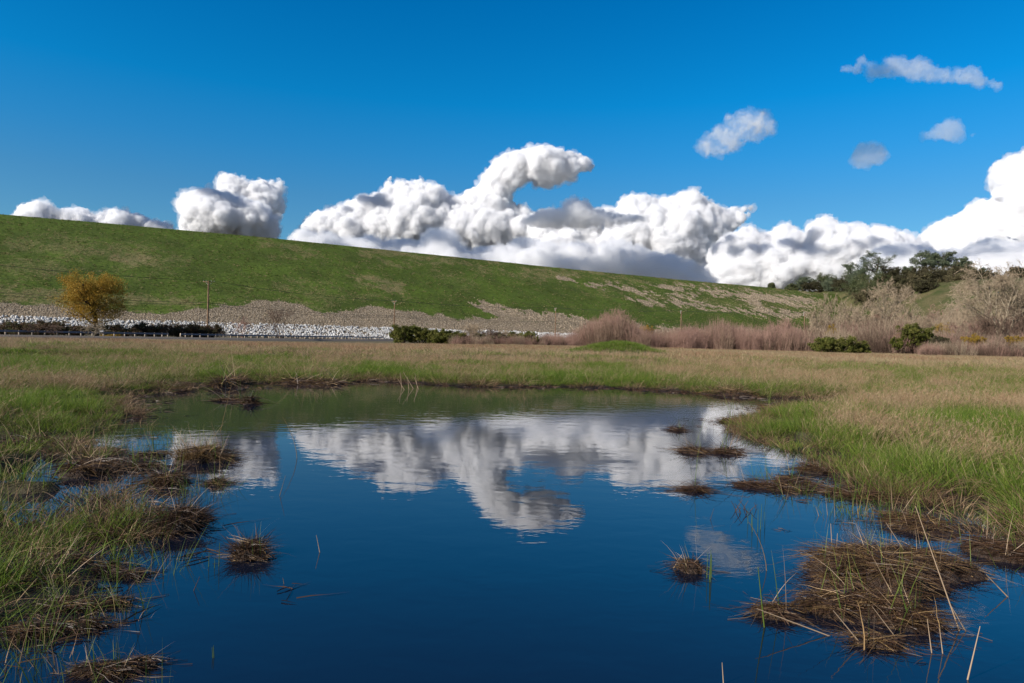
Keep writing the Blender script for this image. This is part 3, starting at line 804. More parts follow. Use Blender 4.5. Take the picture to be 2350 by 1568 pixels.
def ground_z(x, y, far=None):
    return float(land_h(np.array([x]), np.array([y]))[0]) if far is None else far
def leafy_tree(name, px, ytop, ybase, wpx, Y, kind, label, cat='tree', group=None, seed=0, leaf=None, dens=1.0, mat=None, clear=0.25, bark=None):
    """trunk with limbs, and a crown of leaf clumps carried on the branch ends"""
    rng = np.random.default_rng(seed)
    x, y = spot(px, Y)
    zb = px_height(px, ybase, Y); h = px_height(px, ytop, Y) - zb; w = wpx * mpp(Y)
    root = empty(name, (x, y, zb - 0.3)); tag(root, label, cat, group)
    b0 = np.zeros(3)
    if kind == 'pine':
        lv = grow(rng, b0, (rng.normal(0, 0.05), 0, 1), h, 0.02 * h + 0.08, 3, (11, 6), (1.05, 0.7), (0.40, 0.5), up=0.10, wiggle=0.10, start=0.30, steps=5)
    elif kind == 'oak':
        lv = grow(rng, b0, (rng.normal(0, 0.08), 0, 1), h * 0.62, 0.03 * h + 0.08, 4, (7, 5, 4), (0.85, 0.75, 0.7), (0.75, 0.62, 0.55), up=0.10, wiggle=0.18, start=clear)
    else:                                    # bush: several stems from the ground
        lv = None
        for q in range(7):
            a = q / 7 * 6.28 + rng.random()
            l2 = grow(rng, b0 + [math.cos(a) * w * .02, math.sin(a) * w * .02, 0], (math.cos(a) * 0.8, math.sin(a) * 0.8, rng.uniform(0.6, 1.3)), max(h, w * 0.5) * 0.8, 0.02 * h + 0.02, 3, (5, 4), (0.7, 0.7), (0.6, 0.5), up=0.05, wiggle=0.2, start=0.2, steps=3)
            lv = l2 if lv is None else [tuple(np.concatenate([u, v]) for u, v in zip(p, q2)) for p, q2 in zip(lv, l2)]
    lv = fit(lv, b0, h * 0.93, w * 0.88)
    nm_ = 'stems' if kind == 'bush' else 'trunk'
    tr = link(nm_, skeleton_mesh(nm_, lv[:-1], bark or M_BARK_D, (7, 5, 4, 3)[:len(lv) - 1] if kind != 'bush' else (4, 3), 0.012), root)
    ends = lv[-1][1][-1 - (len(lv[-1][1]) - 1):]
    k = 5 if kind == 'pine' else (3 if kind == 'bush' else 4)
    tips = lv[-1][1].reshape(-1, k, 3)
    C = np.concatenate([tips[:, -1], tips[:, k // 2]])
    cap = int(260 * dens)
    nf = int({'pine': 130, 'oak': 190, 'bush': 130}[kind] * dens)
    u = unit(rng.normal(0, 1, (nf * 3, 3))) * (rng.random((nf * 3, 1)) ** 0.42)
    u = u[fbm(u * 2.2 + seed, 2, seed) > 0.44][:nf]                     # hollows between the limbs
    zc, rz_ = {'pine': (0.66, 0.30), 'oak': (0.60, 0.38), 'bush': (0.46, 0.46)}[kind]
    fillc = u * [w * 0.43, w * 0.43, h * rz_] + [0, 0, h * zc]
    if len(C) > cap: C = C[rng.permutation(len(C))[:cap]]
    C = np.concatenate([C, fillc])
    cs = (0.075 if kind == 'pine' else 0.085) * (h + w) / 2 * rng.uniform(0.6, 1.3, len(C))
    V, F, r, cl = leaf_cloud(C, cs, 34 if kind != 'bush' else 40, leaf or max(0.10, 0.42 * mpp(Y) * 1.9), rng, 0.55 if kind == 'pine' else 0.8)
    V[:, 2] = np.maximum(V[:, 2], 0.05)
    me = mesh_from('crown', V, F, [mat or {'pine': M_PINE, 'oak': M_OAK, 'bush': M_BUSH}[kind]])
    vert_attr(me, 'r', r); vert_attr(me, 'clump', cl)
    link('crown', me, root)
    return root
def bare_tree(name, px, ytop, wpx, Y, label, seed, stems=1, mat=None, twig=None, thick=1.0, lean=0.0, zb=0.2, cat='bare tree', group=None, kids=(6, 6, 6, 7), droop=0.045, twr=0.016, upf=0.06):
    rng = np.random.default_rng(seed)
    x, y = spot(px, Y); h = px_height(px, ytop, Y) - zb; w = wpx * mpp(Y)
    root = empty(name, (x, y, zb - 0.2)); tag(root, label, cat, group)
    lv = None
    for q in range(stems):
        a = rng.random() * 6.28; ln = 0.10 if stems == 1 else 0.42
        l2 = grow(rng, np.array([math.cos(a), math.sin(a), 0]) * 0.03 * w * (stems > 1), (lean + math.cos(a) * ln, math.sin(a) * ln, 1), h * 0.6, thick * (0.013 * h + 0.02) / math.sqrt(stems), 5, kids, (0.72, 0.74, 0.74, 0.70), (0.72, 0.62, 0.56, 0.50),
                  up=upf, wiggle=0.17, start=0.33, steps=4, gravity=droop)
        lv = l2 if lv is None else [tuple(np.concatenate([u, v]) for u, v in zip(p, q2)) for p, q2 in zip(lv, l2)]
    lv = fit(lv, np.zeros(3), h, w)
    for q in range(stems):
        one = [tuple(a_[len(a_) // stems * q: len(a_) // stems * (q + 1)] for a_ in l) for l in lv[:3]]
        link('trunk', skeleton_mesh('trunk', one, mat or M_BARK_G, (8, 6, 4), 0.02), root)
    link('twigs', skeleton_mesh('twigs', lv[3:], twig or M_TWIG, (3, 3), twr), root)
    return root

# --- trees on the knoll, each a thing of its own
KT_LIST = [
    ('oak_tree', 1764, 648, 664, 15, 640, 'oak', 'tiny lone oak on the skyline where the embankment crest runs out', M_OAK),
    ('oak_tree', 1812, 651, 669, 28, 640, 'oak', 'small pale green oak just right of the lone skyline oak', M_OAK),
    ('oak_tree', 1842, 634, 670, 46, 630, 'oak', 'grey-green rounded oak leaning over the small dark round bush', M_PINE),
    ('evergreen_bush', 1862, 644, 672, 50, 615, 'bush', 'nearly black round bush at the left foot of the knoll trees', M_DARK),
    ('oak_tree', 1892, 624, 672, 48, 615, 'oak', 'upright dark grey-green oak between the black bush and the thin-topped pine', M_OAK),
    ('evergreen_bush', 1925, 655, 682, 44, 592, 'bush', 'olive rounded bush low in front of the left knoll trees', M_OAK),
    ('pine_tree', 1950, 598, 672, 44, 590, 'pine', 'thin-topped grey pine, left one of the tall knoll pines', M_PINE),
    ('oak_tree', 1932, 630, 684, 50, 580, 'oak', 'bushy dark oak under the thin-topped pine', M_DARK),
    ('oak_tree', 1975, 626, 690, 64, 545, 'oak', 'broad dark green oak filling the gap left of the biggest pine', M_OAK),
    ('oak_tree', 2010, 632, 690, 58, 505, 'oak', 'broad brownish oak directly below the biggest open-crowned pine', M_CHAP),
    ('pine_tree', 2005, 574, 660, 66, 525, 'pine', 'biggest open-crowned pine standing out against the clouds on the knoll', M_PINE),
    ('oak_tree', 2046, 608, 662, 46, 495, 'oak', 'dark round oak right beside the biggest pine', M_DARK),
    ('oak_tree', 2080, 611, 645, 26, 450, 'oak', 'small thin tree in the skyline gap between the two pine groups', M_PINE),
    ('pine_tree', 2112, 571, 640, 54, 425, 'pine', 'left pine of the right-hand skyline trio', M_PINE),
    ('pine_tree', 2155, 576, 634, 60, 415, 'pine', 'flat-crowned middle pine of the right-hand skyline trio', M_PINE),
    ('pine_tree', 2201, 587, 638, 38, 405, 'pine', 'narrow right pine of the right-hand skyline trio', M_PINE),
    ('pine_tree', 2318, 610, 645, 14, 380, 'pine', 'tiny pointed dark conifer at the far right of the skyline', M_DARK),
    ('chaparral_bush', 2095, 612, 652, 60, 418, 'bush', 'dark green scrub below the left pine of the skyline trio', M_DARK),
    ('chaparral_bush', 2140, 610, 660, 80, 410, 'bush', 'wide brown-green scrub mound under the flat-crowned pine', M_CHAP),
    ('chaparral_bush', 2182, 606, 655, 60, 400, 'bush', 'brown scrub mound between the flat-crowned and the narrow pine', M_CHAP),
    ('chaparral_bush', 2225, 612, 660, 70, 392, 'bush', 'dark scrub mound just right of the narrow skyline pine', M_OAK),
    ('chaparral_bush', 2278, 622, 668, 80, 384, 'bush', 'brown-green scrub behind the top of the big pale cottonwood', M_CHAP),
    ('oak_tree', 2345, 612, 668, 60, 376, 'oak', 'dark oak cut by the right edge of the photo on the skyline', M_DARK),
    ('oak_tree', 2120, 640, 676, 46, 380, 'oak', 'dark bush-like oak at the upper edge of the open grass patch on the knoll', M_DARK),
    ('chaparral_bush', 2065, 648, 684, 60, 400, 'bush', 'brown scrub at the left edge of the open grass patch on the knoll', M_CHAP),
    ('chaparral_bush', 1990, 660, 698, 70, 480, 'bush', 'low brown scrub behind the crown of the rounded bare cottonwood', M_CHAP),
    ('chaparral_bush', 2225, 655, 692, 60, 340, 'bush', 'grey-brown scrub at the right edge of the open grass patch on the knoll', M_CHAP),
    ('oak_tree', 1908, 634, 676, 50, 600, 'oak', 'grey-green oak just behind the upright oak left of the thin-topped pine', M_PINE),
    ('oak_tree', 1965, 612, 668, 46, 560, 'oak', 'tall rounded oak touching the right side of the thin-topped pine', M_PINE),
    ('oak_tree', 1992, 640, 700, 70, 500, 'oak', 'wide low oak between the olive bush and the biggest pine', M_OAK),
    ('oak_tree', 2030, 622, 672, 56, 500, 'oak', 'dense oak at the right foot of the biggest pine', M_OAK),
    ('oak_tree', 2065, 628, 662, 40, 450, 'oak', 'dark low oak left of the small thin tree in the skyline gap', M_DARK),
    ('chaparral_bush', 2120, 618, 664, 80, 405, 'bush', 'brown scrub mound under the left pine of the skyline trio', M_CHAP),
    ('chaparral_bush', 2165, 612, 662, 80, 396, 'bush', 'broad dark scrub mound under the gap between flat-crowned and narrow pine', M_DARK),
    ('chaparral_bush', 2205, 618, 668, 80, 388, 'bush', 'brown-green scrub mound under the narrow skyline pine', M_CHAP),
    ('oak_tree', 2255, 614, 668, 60, 380, 'oak', 'dark oak left of the top of the big pale cottonwood', M_DARK),
    ('oak_tree', 2330, 650, 720, 80, 320, 'oak', 'dark oak behind the right half of the big pale cottonwood', M_OAK),
]
for i, (nm, px, yt, yb, w, Y, kd, lab, mt) in enumerate(KT_LIST):
    leafy_tree(nm, px, yt, yb + 5, w * 1.22, Y, kd, lab, 'bush' if kd == 'bush' else 'tree', seed=500 + i, mat=mt, leaf=0.30 if kd != 'bush' else 0.32, dens=1.0 if kd != 'bush' else 0.8)

# --- golden willow by the road, left
leafy_tree('willow_tree', 219, 618, 774, 150, 136, 'oak', 'lone golden-yellow willow behind the guard rail at left', 'tree', seed=604, leaf=0.11, dens=3.6, mat=M_YEL, clear=0.22)
# --- bare trees
bare_tree('cottonwood_tree', 2280, 603, 250, 150, 'largest bare pale cottonwood with forked leaning trunks at the right edge', 611, stems=3, thick=1.7, kids=(7, 7, 7, 8), twr=0.022)
bare_tree('cottonwood_tree', 2022, 637, 165, 172, 'rounded bare tan cottonwood in front of the knoll trees', 612, stems=2, thick=1.4, kids=(7, 7, 7, 7), twr=0.024)
bare_tree('cottonwood_tree', 1906, 674, 100, 165, 'low bare cottonwood with white stems, leftmost of the bare trees', 613, stems=3, kids=(6, 6, 6, 6), twr=0.022)
bare_tree('cottonwood_tree', 1968, 700, 110, 160, 'bushy bare tree between the white-stemmed and the rounded cottonwood', 614, stems=3, kids=(6, 6, 6, 6), twr=0.022)
bare_tree('cottonwood_tree', 2185, 690, 80, 170, 'small round bare tree standing below the open grass patch of the knoll', 615, stems=2, kids=(6, 6, 6, 6), twr=0.022)
bare_tree('cottonwood_tree', 2120, 712, 110, 165, 'spreading bare grey tree behind the tall green bush', 616, stems=3, kids=(6, 6, 6, 6), twr=0.022)
bare_tree('cottonwood_tree', 2360, 660, 120, 160, 'bare tree with dark twigs cut by the right edge of the photo', 617, stems=3, twig=M_TWIG_B, kids=(6, 6, 6, 6), twr=0.022)
bare_tree('bare_shrub', 640, 698, 76, 160, 'fan-shaped leafless brown shrub in front of the white rocks', 621, stems=6, mat=M_TWIG_B, twig=M_TWIG_B, cat='shrub', kids=(5, 4, 4, 3), twr=0.012, zb=0.1)
bare_tree('bare_shrub', 552, 724, 46, 160, 'small leafless purplish shrub left of the fan-shaped one', 622, stems=6, mat=M_TWIG_P, twig=M_TWIG_P, cat='shrub', kids=(4, 4, 4, 3), twr=0.010, zb=0.1)
bare_tree('bare_shrub', 205, 738, 70, 112, 'pale leafless shrub in front of the guard rail under the golden willow', 623, stems=6, mat=M_BARK_G, twig=M_TWIG, cat='shrub', kids=(4, 4, 4, 3), twr=0.009, zb=0.1)
bare_tree('bare_shrub', 90, 738, 80, 116, 'brownish leafless shrub at the guard rail left of the willow', 624, stems=6, mat=M_TWIG_B, twig=M_TWIG_B, cat='shrub', kids=(4, 4, 4, 3), twr=0.010, zb=0.1)
for i, (px, yt, w, Y, lab, mt) in enumerate([
        (2250, 700, 60, 140, 'dark twiggy shrub left of the big cottonwood trunk', M_TWIG_B), (2330, 700, 70, 142, 'dark twiggy shrub right of the big cottonwood trunk', M_TWIG_B),
        (1788, 728, 60, 128, 'tall domed reddish-brown shrub at the right end of the pink thicket', M_TWIG_P), (1405, 706, 84, 128, 'tallest feathery pinkish willow shrub of the thicket', M_TWIG_P),
        (1072, 740, 60, 124, 'grey leafless shrub right of the two green roadside bushes', M_TWIG), (1122, 752, 60, 122, 'low grey-brown leafless shrub in the middle of the roadside shrubs', M_TWIG_B),
        (1160, 752, 56, 123, 'grey leafless shrub left of the last green roadside bush', M_TWIG)]):
    bare_tree('bare_shrub', px, yt, w, Y, lab, 630 + i, stems=9, mat=mt, twig=mt, cat='shrub', kids=(5, 5, 4, 3), twr=0.013, zb=0.1)
MORE = [(1885, 716, 70, 178, 'low bare tree at the left end of the bare trees, under the embankment'), (1938, 690, 90, 205, 'bare tree behind the white-stemmed cottonwood'), (2000, 706, 90, 175, 'bare tree low in front of the rounded cottonwood'),
        (2062, 690, 90, 215, 'bare tree right behind the rounded cottonwood'), (2085, 722, 90, 160, 'low bare tree left of the tall dark green bush'), (2148, 700, 80, 205, 'bare tree on the slope above the faint yellow bush'),
        (2212, 706, 90, 195, 'bare tree between the small round bare tree and the big cottonwood'), (2228, 640, 110, 215, 'tall bare tree just behind the left side of the big cottonwood'), (2255, 735, 90, 150, 'low dark bare tree left of the big cottonwood trunks'),
        (2318, 640, 110, 200, 'bare tree just behind the right side of the big cottonwood'), (2400, 690, 120, 170, 'bare tree partly beyond the right edge of the photo'), (2180, 740, 80, 150, 'low bare shrubby tree above the dark green low bush')]
for i, (px, yt, w, Y, lab) in enumerate(MORE):
    bare_tree('cottonwood_tree', px, yt, w, Y, lab, 650 + i, stems=3, kids=(6, 6, 6, 5), twr=0.022, twig=[M_TWIG, M_TWIG, M_TWIG_P][i % 3], mat=M_TWIG)
# --- green and dark bushes
BUSHES = [(922, 742, 786, 54, 124, M_BUSH, 'large olive-green bush right of the guard rail end'), (962, 745, 786, 62, 125, M_BUSH, 'olive-green bush leaning against the large one beside the second utility pole'),
          (1008, 752, 787, 52, 123, M_BUSH, 'lower green bush, third from the guard rail end'), (1042, 756, 789, 56, 122, M_BUSH, 'low green bush between the third bush and the grey leafless shrubs'), (1096, 762, 790, 56, 121, M_CHAP, 'brownish low bush under the grey leafless shrubs'),
          (1145, 760, 791, 60, 121, M_CHAP, 'brownish bush left of the last green roadside bush'), (1195, 756, 792, 56, 121, M_BUSH, 'green bush between grey shrubs, left of the pink thicket'),
          (1226, 768, 794, 30, 119, M_BUSH, 'small green bush touching the left end of the pink thicket'),
          (1915, 768, 812, 100, 112, M_BUSH, 'widest bright green bush at the meadow edge, right part'), (2096, 738, 795, 62, 122, M_BUSH, 'tall dark green bush in the reddish brush'),
          (2056, 770, 800, 26, 120, M_BUSH, 'small green bush left of the tall dark green one'), (2150, 768, 806, 44, 118, M_DARK, 'dark green low bush right of the tall dark green one'),
          (1960, 785, 812, 70, 112, M_BUSH, 'low green creeper right of the widest green bush'),
          (2232, 762, 797, 44, 120, M_GOLD, 'bright yellow bush left of the cottonwood trunk'), (2325, 765, 797, 34, 120, M_GOLD, 'thin yellow bush right of the cottonwood trunk'),
          (2163, 735, 790, 34, 140, M_GOLD, 'faint yellow bush among reddish brush below the small bare tree'), (1905, 740, 785, 24, 135, M_GOLD, 'narrow yellow sapling above the widest green bush'),
          (1482, 742, 775, 26, 135, M_GOLD, 'small yellow-green bush poking out of the pink thicket'), (2060, 760, 800, 20, 125, M_GOLD, 'slim yellow bush beside the small green one'),
          (30, 736, 770, 110, 128, M_BROWN, 'brown-green bramble at the left edge behind the guard rail'), (105, 732, 770, 80, 130, M_BROWN, 'brown domed bramble left of the willow'),
          (165, 744, 770, 90, 132, M_BRAM, 'low dark bramble just left of the willow trunk'), (280, 742, 772, 80, 138, M_BROWN, 'brown bramble just right of the willow trunk'),
          (350, 737, 772, 100, 142, M_BRAM, 'long dark bramble mound between willow and utility pole'), (425, 738, 772, 90, 148, M_BRAM, 'dark bramble mound left of the nearest utility pole'),
          (478, 742, 773, 70, 152, M_BRAM, 'dark bramble mound behind the nearest utility pole base'), (250, 764, 776, 40, 128, M_GOLD, 'little yellow bush by the rail gap right of the willow')]
for i, (px, yt, yb, w, Y, mt, lab) in enumerate(BUSHES):
    leafy_tree('bramble' if mt in (M_BROWN, M_BRAM) else 'bush', px, yt, yb, w * 1.15, Y, 'bush', lab, 'bush', seed=700 + i, leaf=0.10 if mt is not M_GOLD else 0.06, dens=1.1 if w > 40 else 0.45, mat=mt)

# --- the pink willow thicket and the reddish brush: one mass of shrubs nobody could count
def wand_shrub(seed, mat, n=150, spread=0.5):
    rng = np.random.default_rng(seed)
    a = rng.random(n) * 6.28; r = 0.5 * np.sqrt(rng.random(n))
    B = np.stack([np.cos(a) * r, np.sin(a) * r, np.zeros(n)], -1)
    D = np.stack([np.cos(a) * r * spread * 2 + rng.normal(0, .10, n), np.sin(a) * r * spread * 2 + rng.normal(0, .10, n), np.ones(n) * 2], -1)
    L = rng.uniform(0.5, 1.0, n) * (1.05 - 0.5 * (r / 0.5) ** 2)
    P = [B]; d = unit(D)
    for s in range(3): d = unit(d + rng.normal(0, 0.09, (n, 3)) + [0, 0, 0.03]); P.append(P[-1] + d * (L / 3)[:, None])
    parts = []
    for s in range(3): parts.append(tubes(P[s], P[s + 1], np.full(n, 0.0045 - 0.001 * s), np.full(n, 0.0035 - 0.001 * s), 3))
    # side twigs
    m = n * 6; j = rng.integers(0, n, m); f = rng.random(m); k = rng.integers(1, 3, m)
    PP = np.stack(P, 1); b = PP[j, k] * (1 - f[:, None]) + PP[j, k + 1] * f[:, None]
    dd = unit(PP[j, k + 1] - PP[j, k]) + rng.normal(0, 0.42, (m, 3)) + [0, 0, 0.2]
    parts.append(tubes(b, b + unit(dd) * rng.uniform(0.06, 0.16, m)[:, None], np.full(m, 0.0024), np.full(m, 0.0012), 3))
    V, F = merge(parts)
    return mesh_from("wand_shrub", V, F, [mat])
proto_collection("willow_wands", [wand_shrub(800 + i, [M_TWIG_P, M_TWIG_P, M_TWIG_O, M_TWIG_P, M_TWIG_B][i], n=[150, 110, 150, 130, 90][i], spread=[0.5, 0.7, 0.45, 0.35, 0.8][i]) for i in range(5)])
proto_collection("brush_wands", [wand_shrub(810 + i, [M_TWIG_P, M_TWIG, M_TWIG_B][i % 3], spread=0.8) for i in range(6)])
def thicket(name, coll, n, prof, y0, y1, label, seed, px0, px1, wfac=(0.55, 0.9), fill=1.0):
    rng = np.random.default_rng(seed)
    px = rng.uniform(px0, px1, n); Y = rng.uniform(y0, y1, n)
    X = (px - 1175) / FPX * Y
    top = np.interp(px, [p[0] for p in prof], [p[1] for p in prof])
    h = np.array([px_height(a, b, c) for a, b, c in zip(px, top, Y)]) * rng.choice([0.55, 0.75, 0.92, 1.06], n) * rng.uniform(0.85, 1.05, n) * fill
    h = np.clip(h, 0.6, None)
    w = h * rng.uniform(*wfac, n)
    c, m = PROTO[coll]
    return scatter(name, c, np.stack([X, Y, np.full(n, 0.1)], -1), np.stack([np.zeros(n), np.zeros(n), rng.random(n) * 6.28], -1), np.stack([w, w, h], -1), rng.integers(0, m, n), {},
                   label=label, cat='thicket')
thicket('willow_thicket', 'willow_wands', 360, [(1236, 768), (1262, 762), (1300, 766), (1345, 742), (1375, 722), (1400, 708), (1430, 722), (1455, 742), (1500, 755), (1540, 745), (1570, 734), (1605, 742), (1640, 728), (1665, 726),
        (1700, 745), (1725, 738), (1760, 748), (1790, 732), (1820, 742), (1848, 760)], 119, 138, 'pinkish leafless willow thicket along the back of the meadow', 821, 1240, 1850)
thicket('reddish_brush', 'brush_wands', 460, [(1850, 772), (1900, 750), (1935, 738), (1970, 742), (2000, 735), (2040, 728), (2100, 752), (2150, 748), (2200, 752), (2260, 760), (2420, 752)], 122, 158,
        'mass of reddish grey leafless brush under the bare cottonwoods', 822, 1850, 2480, (0.6, 1.1))
thicket('hillside_brush', 'brush_wands', 380, [(1860, 742), (1900, 728), (1950, 726), (2050, 718), (2200, 722), (2420, 715)], 158, 215,
        'grey-brown leafless brush climbing the foot of the knoll', 825, 1870, 2480, (0.8, 1.3))
thicket('reddish_brush', 'brush_wands', 320, [(1850, 786), (1980, 782), (2100, 786), (2200, 780), (2420, 778)], 108, 122,
        'low reddish brush along the right end of the meadow', 823, 2120, 2500, (0.6, 1.1))
thicket('roadside_brush', 'brush_wands', 190, [(1040, 764), (1240, 768)], 117, 123, 'low grey-brown twiggy brush between the roadside bushes', 824, 1040, 1250, (0.6, 1.1))
# ------------------------------------------------------------------ utility poles, cables, guard rail, posts, rocks
def box(c, s, R=None):
    v = np.array([[i, j, k] for i in (-.5, .5) for j in (-.5, .5) for k in (-.5, .5)]) * s
    if R is not None: v = v @ np.asarray(R).T
    f = np.array([[0, 1, 3, 2], [4, 6, 7, 5], [0, 4, 5, 1], [2, 3, 7, 6], [0, 2, 6, 4], [1, 5, 7, 3]])
    return v + np.asarray(c), f
def rotz(a): return np.array([[math.cos(a), -math.sin(a), 0], [math.sin(a), math.cos(a), 0], [0, 0, 1]])
M_POLE = bark_mat("weathered_pole_wood", (0.14, 0.085, 0.05), (0.26, 0.17, 0.11), 2.0)
def metal_mat(name, c, rough=0.45, metallic=0.9):
    t = NT(name); n = t.noise(2.0, 5, 0.7, t.pos())
    return t.done(t.principled(t.mix(n, tuple(q * 0.75 for q in c), c), rough=rough, Metallic=metallic))
M_STEEL = metal_mat("galvanised_steel", (0.20, 0.215, 0.25), 0.55); M_WIRE = metal_mat("dark_cable", (0.03, 0.03, 0.03), 0.6, 0.0)
M_CERAM = metal_mat("pale_ceramic", (0.62, 0.60, 0.55), 0.3, 0.0)
M_WHITE = metal_mat("white_plastic", (0.82, 0.82, 0.80), 0.5, 0.0); M_POSTW = bark_mat("weathered_post_wood", (0.36, 0.29, 0.22), (0.60, 0.50, 0.40), 4.0)
POLE_H = 12.7
POLES = [(-150, 118, None), (473, 155, 'nearest and tallest utility pole, beside the dark brambles'), (901, 226, 'utility pole rising behind the olive-green bushes at the guard rail end'),
         (1271, 250, 'utility pole standing in the left end of the pink thicket'), (1559, 248, 'utility pole tip above the middle of the pink thicket'), (1842, 240, 'thin utility pole at the right end of the pink thicket')]
PXY = np.array([spot(p[0], p[1]) for p in POLES])
def pole(i, label):
    x, y = PXY[i]; a, b = PXY[max(i - 1, 0)], PXY[min(i + 1, len(PXY) - 1)]
    ang = math.atan2(b[1] - a[1], b[0] - a[0]) + math.pi / 2 if i != 1 else math.radians(8)
    root = empty('utility_pole', (x, y, 0.1), ang); tag(root, label, 'utility pole', 'utility poles along the road')
    z = np.linspace(0, POLE_H, 9)
    P = np.stack([z * 0, z * 0, z], -1); r = np.linspace(0.23, 0.15, 9)
    V, F = tubes(P[:-1], P[1:], r[:-1], r[1:], 10)
    link('shaft', mesh_from('shaft', V, F, [M_POLE], True), root)
    V, F = box((0, 0.17, POLE_H - 0.25), (2.5, 0.11, 0.14)); ca = link('crossarm', mesh_from('crossarm', V, F, [M_POLE]), root)
    for s in (-1, 1):
        V, F = tubes([(s * 0.72, 0.25, POLE_H - 0.33)], [(0.0, 0.25, POLE_H - 1.05)], [0.035], [0.035], 5)
        link('brace', mesh_from('brace', V, F, [M_CERAM]), root)
    for s in (-1.15, -0.55, 0.55, 1.15):
        V, F = merge([tubes([(s, 0.17, POLE_H - 0.18)], [(s, 0.17, POLE_H - 0.06)], [0.02], [0.02], 6), tubes([(s, 0.17, POLE_H - 0.08)], [(s, 0.17, POLE_H + 0.05)], [0.065], [0.045], 8)])
        link('insulator', mesh_from('insulator', V, F, [M_CERAM], True), root)
    V, F = merge([box((0, 0.20, 7.7), (0.9, 0.09, 0.11)), tubes([(0, 0.25, 8.9)], [(0, 0.25, 9.2)], [0.06], [0.06], 8)])
    link('cable_bracket', mesh_from('cable_bracket', V, F, [M_WIRE]), root)
    return ang
ANG = [math.radians(8)] + [pole(i, POLES[i][2]) for i in range(1, 6)]
ANG.append(ANG[-1])
ENDXY = np.vstack([PXY, PXY[-1] + [45, 6]])
def cable(off, z, sag, r, label):
    parts = []
    for i in range(len(ENDXY) - 1):
        pts = []
        for k in (i, i + 1):
            R = rotz(ANG[k]); pts.append(np.array([*ENDXY[k], 0.1]) + R @ np.array([off, 0.17, z]))
        s = np.linspace(0, 1, 17)[:, None]
        P = pts[0] * (1 - s) + pts[1] * s; P[:, 2] -= (4 * s * (1 - s))[:, 0] * sag * np.linalg.norm(pts[1] - pts[0]) / 60
        parts.append(tubes(P[:-1], P[1:], np.full(16, r), np.full(16, r), 4))
    V, F = merge(parts)
    tag(link('power_cable', mesh_from('power_cable', V, F, [M_WIRE], True)), label, 'cable', 'overhead cables between the utility poles')
for off, lab in ((-1.15, 'thin top cable hung from the left crossarm tips of the utility poles'), (-0.55, 'thin top cable hung left of the pole tops'), (0.55, 'thin top cable hung right of the pole tops'),
                 (1.15, 'thin top cable hung from the right crossarm tips of the utility poles')):
    cable(off, POLE_H + 0.06, 0.7, 0.012, lab)
cable(0.38, 7.72, 0.55, 0.034, 'thick lower cable strung halfway up the utility poles'); cable(-0.38, 7.35, 0.75, 0.03, 'lowest sagging cable strung below the thick one')

# guard rail: two runs with a gap at the willow
def guardrail(P, label, n0=0.0):
    Q = polyline(P, 0.635)
    o = Q[len(Q) // 2]; root = empty('guard_rail', (o[0], o[1], 0.0)); tag(root, label, 'guard rail', 'guard rail runs along the road')
    tn = unit(np.gradient(Q, axis=0)); nn = np.stack([tn[:, 1], -tn[:, 0]], -1)      # towards the road
    prof = np.array([(0.0, 0.42), (0.05, 0.46), (0.05, 0.50), (0.0, 0.55), (0.0, 0.60), (0.05, 0.65), (0.05, 0.69), (0.0, 0.74)])
    gz = Q[:, 0] * 0 + 0.08
    V = np.concatenate([np.stack([Q[:, 0] + nn[:, 0] * (p - d) - o[0], Q[:, 1] + nn[:, 1] * (p - d) - o[1], gz + z], -1) for d in (0, 0.012) for p, z in prof]).reshape(2 * len(prof), -1, 3)
    k, n = V.shape[:2]; idx = np.arange(k * n).reshape(k, n); F = []
    seq = list(range(len(prof))) + [len(prof) + j for j in reversed(range(len(prof)))]
    for a, b in zip(seq, seq[1:] + seq[:1]): F.append(np.stack([idx[a, :-1], idx[a, 1:], idx[b, 1:], idx[b, :-1]], -1))
    link('rail_beam', mesh_from('rail_beam', V.reshape(-1, 3), np.concatenate(F), [M_STEEL], False), root)
    pm = None
    for j in range(0, len(Q), 3):
        a = math.atan2(tn[j, 1], tn[j, 0])
        if pm is None:
            V1, F1 = merge([box((0, 0.17, 0.33), (0.17, 0.17, 0.86)), box((0, 0.06, 0.58), (0.15, 0.09, 0.30))]); pm = mesh_from('post', V1, F1, [M_POSTW])
        p = link('post', pm, root, (Q[j, 0] - o[0], Q[j, 1] - o[1], float(gz[j]))); p.rotation_euler = (0, 0, a)
    return root
guardrail(RAIL[:5] + 0.0, 'nearer run of steel guard rail on pale posts, left of the willow shrub'[:80])
guardrail(RAIL[4:], 'farther run of steel guard rail on pale posts, ending at the olive-green bushes')
def marker(px, Y, h, label, name='marker_post'):
    x, y = spot(px, Y); root = empty(name, (x, y, 0.15)); tag(root, label, 'marker post')
    V, F = merge([box((0, 0, h * 0.45), (0.11, 0.04, h * 0.9)), tubes([(0, 0, h * 0.9)], [(0, 0, h)], [0.055], [0.03], 8)]); link('post', mesh_from('post', V, F, [M_WHITE]), root)
    V, F = box((0, -0.03, h * 0.8), (0.08, 0.012, 0.10)); link('reflector', mesh_from('reflector', V, F, [M_STEEL]), root)
marker(674, 176, 1.9, 'short white roadside marker right of the fan-shaped bare shrub')
marker(889, 207, 2.3, 'white post closing the far end of the guard rail')

